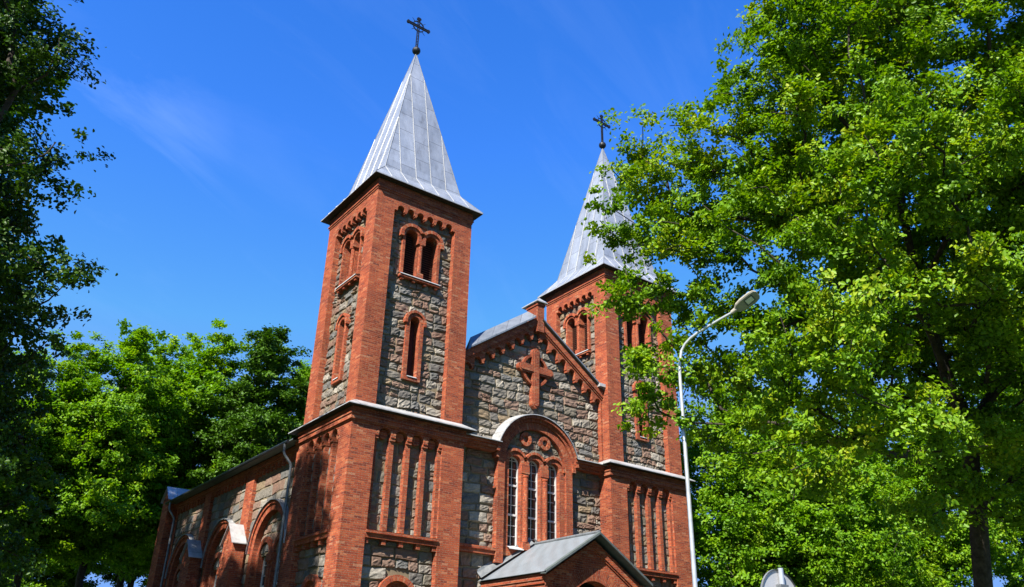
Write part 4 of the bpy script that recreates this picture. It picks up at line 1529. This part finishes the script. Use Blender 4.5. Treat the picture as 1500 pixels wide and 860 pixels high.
def grow_tree(trunk, lobes, seed, spacing, r_trunk, leaf_n, leaf_size, clump, leafmat, name, sub=9, sides=6, alpha=.35, shell=.0, min_z=2.5, limbs=(), r_exp=.46):
    """skeleton that reaches clump centres spread through overlapping lobes; returns bark and leaf meshes"""
    rg = np.random.default_rng(seed)
    C = []
    for (c, r, fl) in lobes:
        k = int(60 + 16 * (r / spacing) ** 3)
        v = rg.normal(size=(k, 3))
        v /= np.linalg.norm(v, axis=1, keepdims=True)
        rr = rg.uniform(shell, 1, (k, 1)) ** (1 / 3)
        C.append(np.array(c) + v * rr * r * np.array([1, 1, fl]))
    C = np.concatenate(C)
    rg.shuffle(C)
    C = C[C[:, 2] > min_z]
    C = spaced(C, spacing)
    # trunk nodes
    nodes, par, plen, ddir = [], [], [], []
    tp = [np.array(t, float) for t in trunk]
    for i, p in enumerate(tp):
        if i == 0:
            nodes.append(p)
            par.append(-1)
            plen.append(0.)
            ddir.append(np.array([0, 0, 1.]))
            continue
        k = max(1, int(np.linalg.norm(p - tp[i - 1]) / .6))
        for j in range(1, k + 1):
            q = tp[i - 1] + (p - tp[i - 1]) * j / k + rg.normal(size=3) * .03
            nodes.append(q)
            par.append(len(nodes) - 2)
            plen.append(plen[-1] + np.linalg.norm(q - nodes[-2]))
            ddir.append((q - nodes[-2]) / max(1e-6, np.linalg.norm(q - nodes[-2])))
    for lm in limbs:
        lm = [np.array(p, float) for p in lm]
        prev = int(np.argmin(np.linalg.norm(np.array(nodes) - lm[0], axis=1)))
        for p in lm[1:]:
            a0 = nodes[prev]
            k = max(1, int(np.linalg.norm(p - a0) / .5))
            for j in range(1, k + 1):
                q = a0 + (p - a0) * j / k + rg.normal(size=3) * .05
                nodes.append(q)
                par.append(prev)
                plen.append(plen[prev] + np.linalg.norm(q - nodes[prev]))
                ddir.append((q - nodes[prev]) / max(1e-6, np.linalg.norm(q - nodes[prev])))
                prev = len(nodes) - 1
    N = np.zeros((len(C) * 12 + 400 + len(nodes), 3))
    N[:len(nodes)] = nodes
    PL = np.zeros(len(N))
    PL[:len(nodes)] = plen
    n = len(nodes)
    par = list(par)
    ddir = list(ddir)
    first = max(1, int(np.argmax(np.array(plen) > .3 * max(plen[:n]))) if not limbs else 12)   # branches leave the upper part of the trunk
    top = tp[len(tp) // 2]
    order = np.argsort(np.linalg.norm(C - top, axis=1) + rg.uniform(0, 1.2, len(C)))
    ends = []
    for ci in order:
        c = C[ci]
        v = c - N[first:n]
        dist = np.linalg.norm(v, axis=1)
        cost = dist + alpha * PL[first:n] + np.maximum(0, N[first:n, 2] - c[2]) * .35
        b_ = first + int(np.argmin(cost))
        d0 = np.linalg.norm(c - N[b_])
        k = max(2, min(9, int(d0 / .55)))
        ctrl = N[b_] + (np.array(ddir[b_]) * .35 + np.array([0, 0, .12])) * d0 + rg.normal(size=3) * .10 * d0
        prev = b_
        for j in range(1, k + 1):
            t = j / k
            q = (1 - t) ** 2 * N[b_] + 2 * t * (1 - t) * ctrl + t * t * c
            if j < k:
                q = q + rg.normal(size=3) * .035
            if n >= len(N):
                break
            N[n] = q
            PL[n] = PL[prev] + np.linalg.norm(q - N[prev])
            par.append(prev)
            dd = q - N[prev]
            ddir.append(dd / max(1e-6, np.linalg.norm(dd)))
            prev = n
            n += 1
        ends.append(prev)
    N = N[:n]
    par = np.array(par)
    load = np.zeros(n)
    load[ends] = 1
    for i in range(n - 1, 0, -1):
        load[par[i]] += load[i]
    rad = np.maximum(load, .5) ** r_exp
    rad = .011 + (rad - rad.min()) / (rad.max() - rad.min()) * r_trunk
    rad[0] *= 1.25
    bark = bark_mesh(name + '_bark', N, par, rad, sides)
    # leaves in small bunches round each clump centre and along the last twigs
    E = N[ends]
    B = N[par[np.array(ends)]]
    per = leaf_n // (len(E) * sub)
    t = rg.uniform(-.3, 1.0, (len(E), sub, 1))
    big = rg.uniform(.55, 1.35, (len(E), 1, 1))
    bc = E[:, None, :] * t + B[:, None, :] * (1 - t) + rg.normal(size=(len(E), sub, 3)) * np.array([clump, clump, clump * .55]) * big
    bs = clump * .34 * rg.uniform(.6, 1.3, (len(E), sub, 1, 1))
    lp = bc[:, :, None, :] + rg.normal(size=(len(E), sub, per, 3)) * bs * np.array([1.1, 1.1, .7])
    mid = E.mean(axis=0)
    outw = bc - mid
    outw /= np.linalg.norm(outw, axis=2, keepdims=True) + 1e-6
    bd = rg.normal(size=bc.shape) * .38 + outw * .35 + np.array([0, 0, .72])
    bd = np.repeat(bd[:, :, None, :], per, axis=2).reshape(-1, 3)
    leaves = leaf_mesh(name + '_leaves', lp.reshape(-1, 3), leaf_size, rg, leafmat, bd)
    return bark, leaves


def plant(name, label, cat, loc, bark, leaves, group=None, rot=0, scale=1.0):
    t = thing(name, label, cat, loc, group)
    for nm, me in (('trunk', bark), ('crown', leaves)):
        o = bpy.data.objects.new(nm, me)
        col.objects.link(o)
        o.parent = t
    t.rotation_euler = (0, 0, rot)
    t.scale = (scale,) * 3
    return t


def lob(base, items):
    return [((p.x - base.x, p.y - base.y, p.z), r, f) for p, r, f in ((at(x, y, d), r, f) for x, y, d, r, f in items)]


# the big oak on the right
ob = at(1446, 960, 20.0)
ob.z = 0
tr = [(0, 0, 0)] + [tuple(at(x, y, d) - ob) for x, y, d in ((1440, 860, 20), (1430, 740, 20), (1424, 640, 19.8), (1385, 545, 19.6), (1342, 430, 19.8), (1325, 300, 20), (1320, 150, 20))]
oak_lobes = lob(ob, [
    (922, 318, 20.5, 1.15, .9), (950, 285, 20.5, 1.35, .9), (940, 365, 20.3, 1.1, .85), (980, 240, 20.5, 1.4, .9), (1000, 300, 21.5, 1.6, .9), (1000, 380, 20.8, 1.3, .85), (965, 440, 19.8, 1.0, .8), (1040, 270, 20.5, 1.5, .9), (1020, 200, 20.3, .9, .9), (1010, 330, 20, 1.5, .8), (975, 395, 19.5, 1.1, .7), (1075, 225, 20, 1.5, .9), (1030, 430, 20, 1.3, .7),
    (970, 515, 19, 1.0, .8), (965, 592, 19, .8, .8), (1120, 150, 20, 1.3, .9), (1110, 100, 20.3, .9, .8), (1150, 60, 20, 1.4, .9), (1185, 100, 20.5, 1.5, .9), (1200, 10, 20, 1.5, .9), (1190, 190, 19.5, 1.8, .9), (1220, -60, 20.5, 2.0, 1), (1290, 60, 19, 1.9, .9),
    (1380, -80, 20, 2.4, 1), (1400, 60, 18.5, 1.0, .8), (1470, 20, 19, 1.5, .9), (1495, 140, 18.5, 1.15, .8), (1540, -60, 20, 2.6, 1), (1120, 330, 19, 1.7, .8), (1095, 500, 19.5, 1.4, .7),
    (1065, 590, 19.5, 1.2, .7), (1165, 440, 18.8, 1.3, .7), (1230, 320, 17.5, 1.8, .8), (1330, 230, 17, 1.8, .8), (1410, 200, 17, 1.6, .8), (1480, 245, 17.5, 1.1, .7), 
    (1170, 560, 16, 1.3, .65), (1115, 640, 18.5, 1.1, .6), (1250, 480, 15.5, 1.5, .65), (1250, 610, 15.5, 1.3, .6), (1180, 690, 16, .9, .6), (1300, 545, 15.8, 1.0, .6), (1430, 400, 16.5, 1.2, .65), (1490, 430, 17, 1.5, .7),
    (1330, 640, 15.5, 1.0, .6), (1405, 715, 18.3, .9, .6), (1478, 745, 18.4, .9, .6), (1350, 750, 18, .9, .6), (1425, 640, 17.8, .8, .6), (1540, 300, 19, 2.4, 1), (1580, 500, 18, 2.2, .8), (1560, 660, 18, 1.6, .7),
    (1180, 280, 23, 2.0, .9), (1280, 180, 24, 2.4, .9), (1400, 330, 24, 2.4, .9), (1250, 430, 23.5, 2.0, .8), (1380, 480, 23.5, 2.0, .8), (1130, 540, 22, 1.4, .7), (1300, 560, 22.5, 1.6, .7), (1240, 60, 23.5, 1.8, 1), (1480, 480, 22, 1.6, .7),
    (1650, 150, 20, 3, 1), (1690, 420, 20, 2.2, 1)])
pw = lambda *q: [tuple(at(x, y, d) - ob) for x, y, d in q]
oak_limbs = [pw((1432, 745, 20), (1470, 715, 20), (1510, 672, 19.7), (1570, 600, 19.5), (1620, 480, 19.5)),
             pw((1385, 545, 19.6), (1350, 470, 18.8), (1300, 410, 18), (1240, 370, 17.4)),
             pw((1432, 735, 20), (1380, 690, 18.6), (1310, 660, 17.4), (1230, 625, 16.5), (1160, 590, 16.2)),
             pw((1342, 430, 19.8), (1270, 375, 20), (1180, 345, 20.2), (1080, 320, 20.4), (990, 318, 20.4)),
             pw((1342, 430, 19.8), (1390, 350, 18.5), (1430, 270, 18), (1450, 170, 18)),
             pw((1325, 300, 20), (1270, 220, 20), (1210, 140, 20), (1190, 60, 20)),
             pw((1410, 600, 19.7), (1370, 560, 21.5), (1290, 520, 22.5), (1200, 480, 23))]
bk, lv = grow_tree(tr, oak_lobes, 3, .84, .205, 440000, .102, .32, OAKLEAF, 'oak', sub=8, sides=8, alpha=.30, limbs=oak_limbs, r_exp=.40)
plant('oak_tree', 'large spreading oak in the right foreground with boughs hiding part of the right spire', 'tree', (ob.x, ob.y, 0), bk, lv)

# the dark lime at the left edge
lb = Vector((-13.6, -1.2, 0))
lime_lobes = lob(lb, [
    (40, 70, 22, .95, .8), (10, 25, 22.5, 1.2, .9), (-20, 130, 22.5, 1.4, .9), (-70, 60, 23, 2.0, 1), (58, 225, 21.5, .75, .8), (15, 215, 22, 1.1, .8), (-40, 260, 22.5, 1.7, .9), (74, 385, 21.5, .9, .8), (55, 320, 22, .85, .8),
    (15, 350, 22, 1.2, .9), (-50, 390, 22, 1.9, .9), (55, 470, 21.5, .85, .8), (5, 480, 22, 1.3, .9), (-20, 580, 22, 1.3, .9), (-50, 700, 21.5, 1.5, .9), (-60, 820, 21.5, 1.4, .8), (15, 640, 22, .7, .7),
    (-120, 150, 24, 2.2, 1), (-140, 330, 24, 2.4, 1), (-150, 550, 23, 2.3, 1), (-60, -80, 23, 2.0, 1), (-150, -60, 24, 2.2, 1), (-230, 200, 23, 2.4, 1), (-240, 450, 23, 2.4, 1), (-160, 750, 22, 1.8, .9), (-120, 250, 20.5, 1.6, .9), (-130, 480, 20, 1.6, .9),
    (20, -180, 23, 1.9, .95), (-40, -300, 23, 2.2, 1), (-120, -250, 23, 2.0, 1), (-220, 0, 22, 2.4, 1), (-230, -250, 23, 2.4, 1)])
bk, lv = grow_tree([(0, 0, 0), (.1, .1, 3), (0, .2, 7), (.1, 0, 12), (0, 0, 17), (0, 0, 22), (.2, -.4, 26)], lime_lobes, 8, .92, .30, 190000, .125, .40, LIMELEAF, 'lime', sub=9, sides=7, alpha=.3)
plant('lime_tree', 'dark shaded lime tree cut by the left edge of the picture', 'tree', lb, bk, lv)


def proto(seed, h, w, mat, name, n_leaf=80000, size=.18, base=.40, lean=0.0, spacing=1.15, clump=.55):
    rg = np.random.default_rng(seed)
    lobes = []
    k = 15
    for i in range(k):
        t = (i + .5) / k
        z = h * (base + (1 - base) * t) * .97
        prof = math.sin(math.pi * min(1, (.18 + .78 * t) ** .85)) ** .65
        a = i * 2.4 + rg.uniform(-.5, .5)
        r = w * .5 * prof * rg.uniform(.45, .70)
        off = w * .5 * prof * rg.uniform(.30, .62)
        lobes.append(((off * math.cos(a) + lean * t, off * math.sin(a), z), max(1.0, r), .85))
        if i % 2 == 0:
            lobes.append(((off * .3 * math.cos(a + 2) + lean * t, off * .3 * math.sin(a + 2), z), max(1.0, r), .9))
    tr = [(0, 0, 0), (.1, 0, h * .2), (lean * .3, .1, h * .5), (lean * .8, 0, h * .9)]
    return grow_tree(tr, lobes, seed, spacing, .20, n_leaf, size, clump, mat, name, sub=8, sides=5, alpha=.25)


P1 = proto(31, 22, 7.6, MAPLELEAF, 'maple_a')
P2 = proto(32, 22, 6.8, MAPLELEAF, 'maple_b')
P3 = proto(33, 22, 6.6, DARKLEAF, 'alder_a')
P4 = proto(34, 18, 10.0, MAPLELEAF, 'maple_c')
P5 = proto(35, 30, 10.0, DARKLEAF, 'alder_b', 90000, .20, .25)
GL = 'trees behind the church on the left'
for px, py_top, depth, pr0, h0, rot, name, label in (
        (402, 478, 56, P3, 22, 0.4, 'alder_tree', 'tall dark green alder right beside the left tower, behind the nave roof'),
        (322, 490, 57, P2, 22, 1.9, 'maple_tree', 'bright maple behind the nave roof, next left of the dark alder'),
        (205, 480, 52, P1, 22, 0.0, 'maple_tree', 'broad yellow-green maple above the far end of the nave roof'),
        (120, 500, 50, P2, 22, 3.6, 'maple_tree', 'maple with sunlit top between the broad maple and the dark lime'),
        (45, 515, 47, P1, 22, 2.2, 'maple_tree', 'leftmost background maple, partly behind the dark lime crown'),
        (452, 530, 60, P1, 22, 2.7, 'maple_tree', 'maple half hidden by the left tower edge, right of the dark alder'),
        (252, 505, 60, P2, 22, 0.9, 'maple_tree', 'slender maple in the notch between the broad maple and the bright one'),
        (255, 560, 68, P3, 22, 2.9, 'alder_tree', 'dim alder deep in the grove behind the broad maple'),
        (350, 570, 66, P1, 22, 5.0, 'maple_tree', 'maple deep in the grove seen in the gap beside the dark alder'),
        (160, 600, 64, P3, 22, 1.2, 'alder_tree', 'alder with bare lower trunk deep in the grove on the left'),
        (90, 610, 60, P2, 22, 4.4, 'maple_tree', 'shaded maple deep in the grove behind the leftmost maple')):
    tip = at(px, py_top, depth)
    plant(name, label, 'tree', (tip.x, tip.y, 0), pr0[0], pr0[1], GL, rot, tip.z / h0 * 1.01)
GS = 'trees along the shaded side of the nave'
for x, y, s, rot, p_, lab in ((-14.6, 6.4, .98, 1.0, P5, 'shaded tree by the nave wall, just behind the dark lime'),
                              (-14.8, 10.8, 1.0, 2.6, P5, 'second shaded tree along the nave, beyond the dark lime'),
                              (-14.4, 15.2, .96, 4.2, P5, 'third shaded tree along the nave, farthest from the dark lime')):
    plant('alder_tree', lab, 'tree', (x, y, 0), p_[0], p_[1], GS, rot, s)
GR = 'trees behind the church on the right'
for px, py_top, depth, pr0, h0, rot, name, label in (
        (1065, 560, 44, P4, 18, 0.7, 'maple_tree', 'maple directly behind the lamp pole, right of the right tower'),
        (1190, 590, 42, P4, 18, 2.5, 'maple_tree', 'maple behind the round sign under the oak boughs'),
        (1320, 560, 44, P1, 22, 4.1, 'maple_tree', 'maple in the gap left of the oak trunk'),
        (1120, 600, 56, P3, 22, 5.3, 'alder_tree', 'dark alder farther back between lamp pole and sign'),
        (1260, 600, 58, P2, 22, 1.3, 'maple_tree', 'pale maple farther back between sign and oak trunk'),
        (1440, 520, 48, P2, 22, 3.0, 'maple_tree', 'maple right behind the oak trunk'),
        (1570, 350, 30, P4, 18, 1.6, 'maple_tree', 'fresh green maple at the right edge behind the oak')):
    tip = at(px, py_top, depth)
    plant(name, label, 'tree', (tip.x, tip.y, 0), pr0[0], pr0[1], GR, rot, tip.z / h0 * 1.01)
